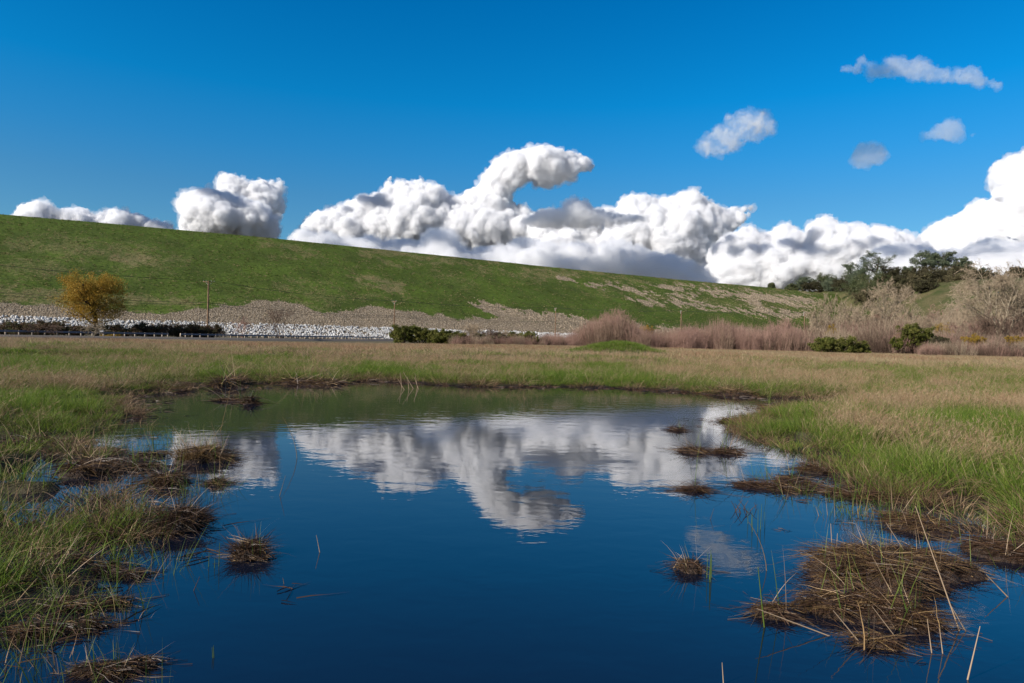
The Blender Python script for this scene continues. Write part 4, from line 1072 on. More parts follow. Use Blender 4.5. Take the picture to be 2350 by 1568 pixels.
# rocks
def rock(seed):
    rng = np.random.default_rng(seed); v, f = ico(2); v = v.copy()
    for _ in range(9):
        n = unit(rng.normal(0, 1, 3)); d = rng.uniform(0.55, 0.85); s = v @ n; v -= np.maximum(s - d, 0)[:, None] * n
    v *= rng.uniform(0.7, 1.25, 3)
    return v, f
t = NT("white_riprap"); oi = t.n('ObjectInfo').outputs['Random']; n = t.noise(2.5, 4, 0.7, t.pos())
m_rock = t.done(t.principled(t.mix(t.math('MULTIPLY', n, oi), (0.60, 0.59, 0.57), (0.22, 0.20, 0.17)), rough=0.9, spec=0.15, bump=n, bump_dist=0.08))
proto_collection("riprap_rock", [mesh_from("rock", *rock(900 + i), [m_rock]) for i in range(6)])
rng = np.random.default_rng(31)
n = 17000; s_ = rng.uniform(-250, 190, n); t_ = rng.uniform(-0.012, 0.088, n) + (fbm2(s_, s_ * 0, 8, 3, 77) - 0.5) * 0.012
P = bank_point(s_, t_); P[:, 2] = np.maximum(P[:, 2], 0.1) + rng.uniform(0.0, 0.25, n)
sc = rng.uniform(0.18, 0.44, n)
scatter("riprap_rocks", PROTO["riprap_rock"][0], P, rng.random((n, 3)) * 6.28, np.stack([sc, sc, sc * 0.85], -1), rng.integers(0, 6, n), {}, label='band of white broken rock along the foot of the embankment', cat='rocks')
# smaller tan cobbles above them, and rough tufts over the grassed face
t = NT("tan_cobble"); oi = t.n('ObjectInfo').outputs['Random']
m_cob = t.done(t.principled(t.mix(oi, (0.16, 0.12, 0.08), (0.44, 0.355, 0.25)), rough=0.9, spec=0.1))
proto_collection("cobble", [mesh_from("cobble", *rock(920 + i), [m_cob]) for i in range(4)])
def on_face(n, want, seed, s0=-330, s1=420, tmax=1.0):
    rng = np.random.default_rng(seed)
    s = rng.uniform(s0, s1, n); q = rng.random(n) * tmax
    i = np.clip(((s - ss[0]) / 0.9).astype(int), 0, len(ss) - 1); j = np.clip(((q + 0.01) / 1.01 * 209).astype(int), 0, 209)
    k = want[j, i] > rng.random(n)
    return s[k], q[k]
s_, q_ = on_face(170000, gravel * (TT > 0.085), 32)
P = bank_point(s_, q_); n = len(P); rng = np.random.default_rng(33); sc = rng.uniform(0.10, 0.24, n) * (1 + (P[:, 1] > 300) * 0.4); print('cobbles', n)
scatter("cobbles", PROTO["cobble"][0], P, rng.random((n, 3)) * 6.28, np.stack([sc] * 3, -1), rng.integers(0, 4, n), {}, label='tan cobbles showing between rocks and grass on the embankment', cat='rocks')
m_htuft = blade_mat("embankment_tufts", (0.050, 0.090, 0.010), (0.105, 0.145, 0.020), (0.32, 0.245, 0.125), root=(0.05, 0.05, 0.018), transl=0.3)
def ftuft(seed):
    me = tuft(seed, 14, 0.25, 0.18, 0.42, 0.05, 0.6, 0.6, m_htuft, 2); return me
proto_collection("face_tuft", [ftuft(940 + i) for i in range(4)])
s_, q_ = on_face(90000, np.clip(1 - gravel, 0.02, 1) * (0.45 + 0.55 * (nz2 > 0.5)), 34)
P = bank_point(s_, q_); n = len(P); rng = np.random.default_rng(35); print('face tufts', n)
i = np.clip(((s_ - ss[0]) / 0.9).astype(int), 0, len(ss) - 1); j = np.clip(((q_ + 0.01) / 1.01 * 209).astype(int), 0, 209)
sc = rng.uniform(0.6, 1.9, n)
scatter("embankment_grass", PROTO["face_tuft"][0], P, np.stack([rng.normal(0, .1, n), rng.normal(0, .1, n), rng.random(n) * 6.28], -1), np.stack([sc] * 3, -1), rng.integers(0, 4, n),
        {'dry': np.clip(dryp[j, i] * 0.9 + rng.normal(0.24, 0.30, n), 0, 1)}, label='short rough grass growing on the embankment face', cat='grass')
# weeds along the crest against the sky
m_weed = plain_blade_mat("dead_weed", (0.05, 0.035, 0.02), (0.12, 0.08, 0.05))
proto_collection("crest_weed", [tuft(960 + i, 7, 0.15, 0.5, 1.2, 0.05, 0.3, 0.2, m_weed, 2) for i in range(3)])
rng = np.random.default_rng(36); n = 130; s_ = rng.uniform(-300, 420, n); P = bank_point(s_, np.full(n, 0.998)); sc = rng.uniform(0.5, 1.3, n)
scatter("crest_weeds", PROTO["crest_weed"][0], P, np.stack([s_ * 0, s_ * 0, rng.random(n) * 6.28], -1), np.stack([sc] * 3, -1), rng.integers(0, 3, n), {}, label='scattered dead weeds standing along the embankment crest', cat='weeds')
# ------------------------------------------------------------------ what stands and floats in the pond
M_DEAD = plain_blade_mat("dead_reed", (0.022, 0.011, 0.006), (0.095, 0.050, 0.024), transl=0.1, rough=0.5, spec=0.4)
M_PALE = plain_blade_mat("pale_dry_reed", (0.24, 0.155, 0.085), (0.46, 0.34, 0.23), transl=0.12, rough=0.5)
M_TAN = plain_blade_mat("tan_reed", (0.10, 0.060, 0.024), (0.28, 0.18, 0.080), transl=0.12, rough=0.5)
M_GRN = plain_blade_mat("green_reed", (0.055, 0.110, 0.015), (0.140, 0.190, 0.030), tip=(0.30, 0.28, 0.08), transl=0.35)
t = NT("wet_thatch"); P = t.pos(); n = t.noise(30, 5, 0.75, P); n2 = t.noise(90, 3, 0.6, t.pos((1, 0.25, 1)))
M_THATCH = t.done(t.principled(t.mix(t.ramp(n, [(0.35, 0), (0.7, 1)]), (0.014, 0.008, 0.005), (0.065, 0.036, 0.020)), rough=0.55, spec=0.4, bump=t.math('ADD', n, n2), bump_dist=0.012))

def g2(px, py): return on_ground(px, py, 0.0)
def part(name, V, F, al, rr, mat, root): return link(name, blade_mesh(name, V, F, al, rr, mat), root)
def heap_h(u, v, lobes):
    h = np.zeros_like(u)
    for (x, y, a, b, z, ang) in lobes:
        c, s = math.cos(ang), math.sin(ang)
        p = ((u - x) * c + (v - y) * s) / a; q = (-(u - x) * s + (v - y) * c) / b
        h = np.maximum(h, z * np.clip(1 - p * p - q * q, 0, 1) ** 0.7)
    return h
def reed_heap(name, px, py, lobes_px, label, seed, n=700, w=0.006, L=(0.15, 0.45), cat='reed heap', pale=14, green=10, tan=0.3, zk=1.0, main=0.0):
    """thatch mound (wet core) under crossed dead stems. lobes in photo pixels: (cx, cy, half width, half depth, height m, angle)"""
    rng = np.random.default_rng(seed)
    o = g2(px, py); d = np.linalg.norm(o)
    lobes = []
    for (cx, cy, hw, hd, z, ang) in lobes_px:
        c = g2(cx, cy); a = 0.86 * abs(g2(cx + hw, cy)[0] - c[0]); b = 0.86 * abs(g2(cx, cy - hd)[1] - g2(cx, cy + hd)[1]) / 2
        lobes.append((c[0] - o[0], c[1] - o[1], a, b, z * zk * (0.62 if name != 'reed_tuft' and seed != 41 else 1.0), math.radians(ang)))
    root = empty(name, (o[0], o[1], 0)); tag(root, label, cat)
    x0 = min(l[0] - l[2] - .1 for l in lobes); x1 = max(l[0] + l[2] + .1 for l in lobes); y0 = min(l[1] - l[3] - .1 for l in lobes); y1 = max(l[1] + l[3] + .1 for l in lobes)
    st = max(0.008, d * 0.0025)
    X, Y = np.meshgrid(np.arange(x0, x1, st), np.arange(y0, y1, st))
    nn_ = fbm2(X + seed, Y, 0.10 + 0.02 * d, 4, seed)
    Hh = heap_h(X, Y, lobes) * (0.35 + 0.75 * sstep(0.3, 0.7, nn_)) * sstep(0.36, 0.50, fbm2(X + seed * 3, Y * 1.6, 0.05 + 0.016 * d, 3, seed + 5)) + 0.012 - 0.085 * (nn_ > 0) * (heap_h(X, Y, lobes) < 0.001) + (fbm2(X, Y, 0.03, 2, seed) - 0.5) * 0.015 - 0.015 * (nn_ < 0.42)
    link('wet_core', grid_mesh('wet_core', X, Y, np.maximum(Hh, -0.05), [M_THATCH]), root)
    def on_heap(m, margin=1.08):
        q = rng.integers(0, len(lobes), m * 3) if len(set(round(l[2] * l[3], 3) for l in lobes)) == 1 else rng.choice(len(lobes), m * 3, p=np.array([l[2] * l[3] for l in lobes]) / sum(l[2] * l[3] for l in lobes))
        th = rng.random(m * 3) * 6.28; rr = np.sqrt(rng.random(m * 3)) * margin; LB = np.array(lobes)[q]
        c, s = np.cos(LB[:, 5]), np.sin(LB[:, 5]); p, k = np.cos(th) * rr * LB[:, 2], np.sin(th) * rr * LB[:, 3]
        x = LB[:, 0] + p * c - k * s; y = LB[:, 1] + p * s + k * c
        f = fbm2(x + seed, y, 0.10 + 0.02 * d, 4, seed); h = heap_h(x, y, lobes) * (0.35 + 0.75 * sstep(0.3, 0.7, f))
        rag = fbm2(x * 1.0 + seed * 3, y * 1.6, 0.05 + 0.016 * d, 3, seed + 5)
        ok = np.nonzero(rag > 0.33 + 0.27 * rr ** 2)[0]; ok = np.resize(ok, m)
        return np.stack([x, y, h + 0.01], -1)[ok], LB[ok]
    for nm, cnt, mat, ww in (('dead_stems', n, M_DEAD, 1.0), ('tan_stems', int(n * tan * 0.55), M_TAN, 1.0)):
        B, LB = on_heap(cnt)
        ang = rng.normal(main, 0.9, cnt) + (rng.random(cnt) < 0.5) * math.pi
        out = np.stack([B[:, 0] - LB[:, 0], B[:, 1] - LB[:, 1]], -1)
        D = np.stack([np.cos(ang), np.sin(ang) * 0.7, np.abs(rng.normal(0.02, 0.16, cnt))], -1)
        D[:, :2] += out / (np.abs(LB[:, 2:3]) + 0.05) * 0.5
        ln = rng.uniform(*L, cnt)
        B = B - unit(D) * (ln * 0.4)[:, None] * [1, 1, 0]
        B[:, 2] = heap_h(B[:, 0], B[:, 1], lobes) * 0.85 + rng.random(cnt) * 0.03
        V, F, al, rr = ribbons(B, D, ln, w * ww * rng.uniform(0.4, 1.2, cnt), 0.75 * rng.random(cnt) ** 2, 5, rng)
        V = V + (fbm(np.repeat(B[:, :2].mean(1), len(V) // cnt)[:, None] * 91 + V * 9.0, 2, seed)[:, None] - 0.5) * [0.05, 0.05, 0.02]
        V[:, 2] = np.maximum(V[:, 2], 0.002 + 0.004 * rng.random(len(V)))
        part(nm, V, F, al, rr, mat, root)
    sn = max(24, n // 16)                                  # bent broken stems standing out of the mat
    B, _ = on_heap(sn, 1.25); D = np.stack([rng.normal(0, 0.9, sn), rng.normal(0, 0.9, sn), rng.uniform(0.25, 1.1, sn)], -1)
    V, F, al, rr = ribbons(B - [0, 0, 0.02], D, rng.uniform(0.25, 0.9, sn) * L[1], np.full(sn, w * 0.9), 1.1 * rng.random(sn), 5, rng)
    V[:, 2] = np.maximum(V[:, 2], 0.001); part('bent_stems', V, F, al, rr, M_DEAD, root)
    if pale > 3:
        B, _ = on_heap(pale); D = np.stack([rng.normal(0, 0.45, pale), rng.normal(0, 0.4, pale), rng.uniform(0.5, 1.2, pale)], -1)
        V, F, al, rr = ribbons(B - [0, 0, 0.03], D, rng.uniform(0.5, 1.3, pale) * L[1], np.full(pale, w * 0.8), 0.25 * rng.random(pale), 4, rng)
        part('pale_stems', V, F, al, rr, M_PALE, root)
    if green:
        B, _ = on_heap(green, 1.2); D = np.stack([rng.normal(0, 0.16, green), rng.normal(0, 0.16, green), np.ones(green)], -1)
        B[:, 2] = -0.02
        V, F, al, rr = ribbons(B, D, rng.uniform(0.6, 1.3, green) * L[1], np.full(green, w * 1.1), 0.15 * rng.random(green), 4, rng)
        part('green_blades', V, F, al, rr, M_GRN, root)
    return root

# the big heap, lower right
big = reed_heap('reed_heap', 2030, 1350, [(1990, 1330, 135, 50, 0.19, 0), (2090, 1312, 110, 36, 0.15, -4), (2185, 1318, 80, 17, 0.07, -8), (1960, 1400, 130, 34, 0.09, 3), (2070, 1420, 90, 36, 0.07, 0), (1790, 1412, 68, 15, 0.035, 5), (2010, 1478, 70, 14, 0.02, 0)],
          'largest heap of brown dead reeds with pale stalks sticking up, lower right of the pond', 41, n=4200, w=0.0050, L=(0.08, 0.34), pale=26, green=90, tan=0.75)
def stalk(parent_xy, pts, w, mat, name, root=None):
    """one reed given by points in photo pixels with a height above the water at each"""
    P = np.array([np.r_[q, z] for q, z in pts]); 
    tt_ = np.linspace(0, 1, 9); k = np.linspace(0, 1, len(P)); P = np.stack([np.interp(tt_, k, P[:, i]) for i in range(3)], -1)
    return P
def stick(px, py, dx_px, h, label, w=0.005, mat=None, bend=0.0, dy=0.0, name='reed_stalk', top=None, n=1, spread=0.06, seed=0, cat='reed stalk'):
    """a single reed standing in the water: foot pixel, sideways lean in pixels at its distance, height in metres"""
    rng = np.random.default_rng(seed + int(px))
    o = g2(px, py); d = o[1]; mat = mat or M_TAN
    parts = []
    for i in range(n):
        b = np.array([rng.normal(0, spread) * (i > 0), rng.normal(0, spread) * (i > 0), -0.03])
        lean = dx_px * d / FPX * (1 if i == 0 else rng.uniform(-1, 1.4)); hh = h * (1 if i == 0 else rng.uniform(0.4, 0.95))
        s = np.linspace(0, 1, 7); P = np.stack([b[0] + lean * s ** (1 + bend), b[1] + dy * s, b[2] + (hh + 0.03) * s * (1 - 0.25 * bend * s)], -1)
        r = np.linspace(w * 0.5, w * 0.2, 7)
        parts.append(tubes(P[:-1], P[1:], r[:-1], r[1:], 4))
    V, F = merge(parts); me = mesh_from(name, V, F, [mat]); vert_attr(me, 'r', np.full(len(V), 0.6)); vert_attr(me, 'al', np.full(len(V), 0.5))
    return tag(link(name, me, loc=(o[0], o[1], 0)), label, cat)
def bighelp(px, py, dx, h, seed, mat=M_PALE, w=0.009, nm='tall_pale_stalk', z0=0.0):
    o = g2(px, py) - np.array(big.location[:2]); d = g2(px, py)[1]; s = np.linspace(0, 1, 8)
    P = np.stack([o[0] + dx * d / FPX * s, o[1] + 0 * s, z0 - 0.02 + h * s], -1); r = np.linspace(w * 0.5, w * 0.22, 8)
    V, F = tubes(P[:-1], P[1:], r[:-1], r[1:], 4); me = mesh_from(nm, V, F, [mat]); vert_attr(me, 'r', np.full(len(V), 0.7)); vert_attr(me, 'al', np.full(len(V), 0.5)); link(nm, me, big)
for px, py, dx, h, w_ in [(2205, 1447, -112, 0.72, 0.010), (2110, 1310, -80, 0.36, 0.009), (1912, 1300, -8, 0.33, 0.008), (1918, 1300, 2, 0.26, 0.007), (1925, 1330, -84, 0.13, 0.008), (2140, 1500, -14, 0.20, 0.007),
                          (2222, 1450, -40, 0.16, 0.008), (1985, 1480, -75, 0.20, 0.009), (1925, 1460, -190, 0.16, 0.009), (2060, 1460, -60, 0.18, 0.007), (2320, 1370, -58, 0.16, 0.010), (2165, 1500, -10, 0.15, 0.007)]:
    bighelp(px, py, dx, h, 0, w=w_)
# further heaps and floating mats
HEAPS = [
    ('reed_heap', 2115, 1205, [(2120, 1210, 82, 24, 0.09, -6), (2070, 1196, 40, 14, 0.05, 0)], 'grassy brown reed heap just behind the largest heap, near the right bank', 42, 900, (0.10, 0.34), 10, 30, .7),
    ('reed_heap', 2290, 1268, [(2290, 1270, 78, 26, 0.10, -5), (2380, 1290, 60, 20, 0.06, 0)], 'dark reed heap at the right edge beside the green bank', 43, 900, (0.10, 0.34), 8, 16, .25),
    ('reed_heap', 1800, 1110, [(1822, 1112, 38, 15, 0.10, 0), (1776, 1120, 40, 8, 0.03, 0), (1720, 1115, 40, 6, 0.03, 0), (1862, 1082, 36, 8, 0.04, 0)], 'long low dark reed heap stretching from the right bank into the pond', 44, 900, (0.15, 0.5), 5, 14, .15),
    ('reed_heap', 1945, 1138, [(1930, 1135, 34, 8, 0.04, 0), (1985, 1142, 30, 7, 0.03, 0)], 'broken dark mat right of the long low heap', 45, 500, (0.12, 0.4), 4, 22, .2),
    ('reed_mat', 1588, 1038, [(1588, 1038, 30, 6, 0.03, 0)], 'left one of two small dark mats in the cloud reflection', 46, 260, (0.15, 0.5), 4, 5, .1),
    ('reed_mat', 1670, 1040, [(1668, 1040, 26, 5, 0.03, 0)], 'right one of two small dark mats in the cloud reflection', 47, 240, (0.15, 0.5), 4, 8, .1),
    ('reed_mat', 1592, 1127, [(1600, 1127, 22, 4, 0.03, 0), (1570, 1125, 24, 2.5, 0.01, 0)], 'thin dark mat alone below the cloud reflection', 48, 200, (0.15, 0.5), 0, 2, .1),
    ('reed_mat', 1782, 937, [(1780, 938, 30, 8, 0.10, 0), (1830, 940, 30, 4, 0.04, 0)], 'brown reed hump in the narrow inlet at right', 49, 420, (0.2, 0.6), 2, 4, .3),
    ('reed_mat', 1678, 968, [(1680, 968, 26, 4, 0.03, 0)], 'dark mat at the tip of the right bank', 50, 240, (0.2, 0.6), 2, 5, .1),
    ('reed_mat', 1556, 988, [(1556, 988, 16, 3, 0.03, 0)], 'tiny dark mat farthest out in the cloud reflection', 51, 120, (0.15, 0.4), 2, 2, .1),
    ('reed_tuft', 420, 1212, [(418, 1212, 44, 20, 0.16, 0), (452, 1192, 30, 9, 0.05, 0)], 'brown dead reed tuft in the water off the left bank, the larger of two', 52, 900, (0.08, 0.30), 8, 8, .2),
    ('reed_tuft', 572, 1278, [(570, 1276, 36, 14, 0.10, 0), (600, 1284, 16, 5, 0.03, 0)], 'small round brown reed tuft right of the larger one', 53, 520, (0.06, 0.24), 8, 7, .25),
    ('reed_tuft', 1583, 1310, [(1585, 1310, 30, 10, 0.06, 0)], 'small spiky reed tuft left of the largest heap', 54, 200, (0.06, 0.24), 9, 3, .3),
    ('reed_tuft', 452, 1056, [(445, 1056, 46, 13, 0.14, 0), (505, 1056, 34, 8, 0.05, 0)], 'straw-coloured reed tuft in the left water, farther out', 55, 800, (0.12, 0.45), 26, 20, 1.1),
    ('reed_tuft', 378, 1112, [(378, 1112, 42, 10, 0.10, 0)], 'brown reed tuft between the straw tuft and the left bank', 56, 500, (0.12, 0.4), 10, 12, .6),
    ('reed_tuft', 497, 1112, [(497, 1112, 14, 5, 0.06, 0)], 'tiny yellowish tuft below the straw-coloured one', 57, 120, (0.1, 0.3), 5, 6, .8),
    ('reed_tuft', 529, 882, [(529, 884, 26, 7, 0.24, 0)], 'pale round reed tuft at the far shore, left of centre', 58, 420, (0.3, 0.9), 14, 3, 1.4),
    ('reed_tuft', 576, 926, [(576, 926, 14, 5, 0.14, 0), (530, 921, 30, 2, 0.03, 0)], 'small dark tuft standing alone in the green reflection', 59, 240, (0.2, 0.6), 6, 2, .4),
    ('reed_heap', 370, 893, [(375, 894, 58, 9, 0.18, 0), (300, 890, 50, 7, 0.10, 0)], 'long dark reed heap on the far left shore', 60, 900, (0.3, 0.9), 10, 8, .5),
    ('reed_heap', 690, 878, [(690, 879, 52, 5, 0.14, 0), (760, 882, 40, 3, 0.08, 0)], 'dark reed heap on the far shore right of the pale tuft', 61, 700, (0.3, 0.9), 14, 4, .7),
    ('reed_heap', 1720, 905, [(1700, 906, 95, 5, 0.18, 0), (1860, 905, 80, 5, 0.2, 0)], 'brown trampled reed heap on the far shore at right', 62, 900, (0.3, 0.9), 8, 6, .7),
    ('reed_heap', 310, 1212, [(312, 1214, 52, 16, 0.07, 4)], 'dark reed tongue reaching from the left bank toward the larger tuft', 63, 800, (0.08, 0.3), 4, 10, .15),
    ('reed_mat', 352, 1052, [(345, 1048, 40, 6, 0.04, 0), (300, 1075, 40, 7, 0.04, 0), (350, 1072, 30, 4, 0.03, 0), (250, 1040, 36, 5, 0.03, 0)], 'scattered dark mats left of the straw-coloured tuft', 64, 700, (0.12, 0.4), 6, 26, .15),
    ('reed_mat', 265, 1320, [(250, 1312, 30, 9, 0.04, 0), (300, 1325, 34, 5, 0.02, 0)], 'dark mat off the left bank, halfway down', 65, 420, (0.07, 0.25), 2, 8, .1),
    ('reed_mat', 170, 1402, [(150, 1396, 70, 10, 0.03, 0), (260, 1388, 60, 4, 0.015, 0)], 'long dark mat at the lower left bank', 66, 700, (0.07, 0.28), 5, 12, .25),
    ('reed_mat', 100, 1450, [(110, 1446, 100, 10, 0.03, 0), (40, 1460, 60, 14, 0.05, 0), (200, 1440, 50, 7, 0.02, 0)], 'dark mats in the bottom left corner of the pond', 67, 800, (0.06, 0.25), 6, 16, .2),
    ('reed_mat', 250, 1545, [(240, 1545, 90, 14, 0.03, 0), (330, 1528, 40, 6, 0.02, 0)], 'dark mat cut by the bottom edge at left', 68, 620, (0.05, 0.2), 10, 12, .3),
    ('reed_heap', 70, 1340, [(60, 1350, 130, 30, 0.10, 0), (120, 1310, 70, 24, 0.12, 0)], 'brown thatch heap on the lower left bank', 69, 1500, (0.1, 0.36), 20, 26, .6),
    ('reed_heap', 90, 1020, [(90, 1020, 60, 14, 0.10, 0), (210, 1080, 60, 22, 0.16, 0)], 'dark brown thatch heap in the left bank beside the inlet', 70, 1300, (0.15, 0.5), 26, 24, .5),
]
for nm, px, py, lb, lab, sd, n, L, pale, grn_, tn_ in HEAPS:
    d = float(np.linalg.norm(g2(px, py)))
    if nm == 'reed_tuft':
        r = reed_heap(nm, px, py, lb, lab, sd, n=n, w=max(0.0045, d * 0.0007), L=L, cat='reed tuft', pale=pale, green=grn_, tan=tn_)
        rg = np.random.default_rng(sd + 1000); m = n // 3; o = np.array(r.location[:2]); c = g2(lb[0][0], lb[0][1]) - o; a = lb[0][2] * d / FPX
        th = rg.random(m) * 6.28; q = np.sqrt(rg.random(m)) * 0.7
        B = np.stack([c[0] + np.cos(th) * q * a, c[1] + np.sin(th) * q * a, np.full(m, 0.0)], -1)
        D = np.stack([np.cos(th) * q * 0.9 + rg.normal(0, .2, m), np.sin(th) * q * 0.9 + rg.normal(0, .2, m), np.ones(m)], -1)
        V, F, al, rr = ribbons(B, D, rg.uniform(0.6, 1.4, m) * max(lb[0][4] * 1.9, 0.12), np.full(m, max(0.0045, d * 0.0007)), 0.8 * rg.random(m), 5, rg)
        V[:, 2] = np.maximum(V[:, 2], 0.001); part('standing_stems', V, F, al, rr, M_TAN if tn_ > 1 else M_DEAD, r)
    else:
        reed_heap(nm, px, py, lb, lab, sd, n=n, w=max(0.0045, d * 0.0007), L=L, cat='reed heap' if nm == 'reed_heap' else 'reed mat', pale=pale, green=grn_, tan=tn_)
stick(682, 1052, -36, 0.62, 'long thin reed leaning left, alone in the upper left water', 0.008, bend=0.6)
stick(640, 1138, 14, 0.20, 'short pale reed leaning right below the long leaning one', 0.006)
stick(736, 1268, -11, 0.125, 'short bright pale stalk alone in the dark blue water', 0.007, M_PALE)
stick(652, 1340, -4, 0.06, 'tiny curved stalk below the bright pale one', 0.005, bend=1)
stick(492, 1510, -3, 0.06, 'pair of tiny green shoots near the bottom edge', 0.005, M_GRN, n=2, spread=0.01)
stick(1760, 1310, -45, 0.42, 'thin bent stalk left of the largest heap', 0.006, bend=0.7)
stick(1716, 1178, -22, 0.15, 'spidery cluster of bent dead reeds in the right water', 0.009, M_DEAD, n=9, spread=0.07, bend=0.5, cat='reed cluster')
stick(1628, 1192, 10, 0.10, 'small bent reed left of the spidery cluster', 0.006, M_DEAD)
stick(1756, 1440, -20, 0.34, 'single yellow-green reed left of the largest heap', 0.010, M_GRN)
stick(1662, 1570, -6, 0.10, 'pale stub at the bottom edge', 0.007, M_PALE)
stick(2218, 1560, 28, 0.26, 'whitish reed rising at the bottom edge right of the largest heap', 0.010, M_PALE)
stick(1540, 1305, 24, 0.10, 'pale reed leaning right at the left side of the small spiky tuft', 0.008, M_PALE)
stick(1628, 1330, 2, 0.20, 'green shoots right of the small spiky tuft', 0.006, M_GRN, n=5, spread=0.05)
stick(502, 1300, 1, 0.16, 'pair of thin green shoots left of the small round tuft', 0.006, M_GRN, n=3, spread=0.03)
stick(440, 1356, 18, 0.09, 'small bent reed below the larger brown tuft', 0.006, M_DEAD)
stick(1745, 1215, 2, 0.22, 'thin green shoots in front of the long low heap', 0.006, M_GRN, n=6, spread=0.14)
stick(505, 990, 24, 0.75, 'tall thin straw rising above the straw-coloured tuft', 0.009)
stick(950, 892, -26, 0.5, 'fallen straws at the middle of the far shore', 0.02, M_PALE, n=6, spread=0.3, cat='reed cluster')
# thin emergent grass in the shallows, and little bits on the surface
def shallow_want(x, y):
    px, py = project(np.stack([x, y, x * 0], -1))
    L = np.zeros(len(x))
    for poly, a in (([(-200, 1380), (230, 1380), (330, 1440), (340, 1500), (400, 1568), (400, 1700), (-400, 1700)], .95), ([(150, 1240), (360, 1225), (420, 1300), (330, 1400), (180, 1400)], .5),
                    ([(140, 990), (330, 980), (520, 1040), (560, 1120), (450, 1160), (230, 1150), (200, 1050)], .45), ([(1700, 1080), (1900, 1080), (2100, 1150), (2350, 1210), (2350, 1330), (2250, 1300), (2050, 1240), (1850, 1180)], .45),
                    ([(1520, 960), (1720, 960), (1760, 1040), (1600, 1060)], .12), ([(2200, 1300), (2500, 1280), (2500, 1600), (2260, 1500)], .18), ([(1850, 1480), (2250, 1500), (2200, 1568), (1850, 1568)], .12)):
        L = np.maximum(L, (poly_sdf(px, py, poly) > 0) * a)
    return L * (fbm2(x, y, 0.6, 2, 88) > 0.46)
m_em = blade_mat("shallow_grass", (0.045, 0.095, 0.014), (0.13, 0.18, 0.025), (0.26, 0.17, 0.09), root=(0.05, 0.06, 0.02), transl=0.35)
proto_collection("shallow_tuft", [tuft(1200 + i, 10, 0.12, 0.14, 0.40, 0.0048, 0.35, 0.35, m_em) for i in range(6)])
rng = np.random.default_rng(91); x, y = fan_points(16000, 2.4, 20, 1.0, 0.5); k = (rng.random(len(x)) < shallow_want(x, y)) & (shore_d(x, y) < 0.1); x, y = x[k], y[k]; n = len(x); print('shallow', n)
sc = rng.uniform(0.55, 1.15, n)
scatter("shallow_grass", PROTO["shallow_tuft"][0], np.stack([x, y, x * 0 - 0.03], -1), np.stack([x * 0, x * 0, rng.random(n) * 6.28], -1), np.stack([sc] * 3, -1), rng.integers(0, 6, n), {'dry': np.clip(rng.normal(0.25, 0.3, n), 0, 1)},
        label='sparse thin grass standing in the shallow water along both banks', cat='grass')
# bits of dead reed on the water near the banks
V1, F1, al1, rr1 = ribbons(np.array([[-0.06, 0, 0.003]]), np.array([[1.0, 0, 0.02]]), np.array([0.12]), np.array([0.008]), np.array([0.05]), 3, np.random.default_rng(1), face=np.array([[0, 1.0, 0]]))
def litter(seed):
    rg = np.random.default_rng(seed); m = 7; a = rg.random(m) * 6.28
    V, F, al, rr = ribbons(np.stack([rg.normal(0, .05, m), rg.normal(0, .05, m), np.full(m, 0.003)], -1), np.stack([np.cos(a), np.sin(a), rg.random(m) * 0.3], -1), rg.uniform(0.04, 0.16, m), np.full(m, 0.006), np.full(m, 0.4), 3, rg)
    V[:, 2] = np.maximum(V[:, 2], 0.002); return blade_mesh("litter", V, F, al, rr, M_DEAD)
proto_collection("reed_litter", [litter(1300 + i) for i in range(5)])
rng = np.random.default_rng(92); x, y = fan_points(9000, 2.4, 24, 1.0, 0.5); sd_ = -shore_d(x, y)
k = (rng.random(len(x)) < np.maximum(0.75 * np.exp(-np.abs(sd_) / 0.28), shallow_want(x, y) * 0.7)) & (sd_ > -0.15); x, y = x[k], y[k]; n = len(x); print('litter', n); sc = rng.uniform(0.5, 1.6, n) * (1 + y / 20)
scatter("reed_litter", PROTO["reed_litter"][0], np.stack([x, y, np.maximum(land_h(x, y), 0) + 0.002], -1), np.stack([x * 0, x * 0, rng.random(n) * 6.28], -1), np.stack([sc] * 3, -1), rng.integers(0, 5, n), {},
        label='bits of dead reed floating and lying along the waterline', cat='reed litter')
def vol_mat(name, density, aniso=0.15, color=(0.964, 0.966, 0.972), noise_px=None, D=7000, sharp=(0.45, 0.62)):
    t = NT(name)
    v = t.n('VolumePrincipled')
    v.inputs['Color'].default_value = (*color, 1)
    v.inputs['Anisotropy'].default_value = aniso
    if noise_px:
        k = D / FPX
        tc = t.n('TexCoord').outputs['Object']
        f = t.noise(1.0 / (noise_px * k), 5, 0.6, tc, 0.6)
        t.put(v.inputs['Density'], t.math('MULTIPLY', t.ramp(f, [(sharp[0], 0.0), (sharp[1], 1.0)]), density))
    else:
        v.inputs['Density'].default_value = density
    return t.done(None, v)

M_CLOUD = vol_mat("cloud_vapour", 0.042)
M_FRINGE = vol_mat("thin_cloud_vapour", 0.0065)
M_THIN = vol_mat("faint_cloud_vapour", 0.0028)
M_SOFT = vol_mat("cloud_soft_vapour", 0.015)

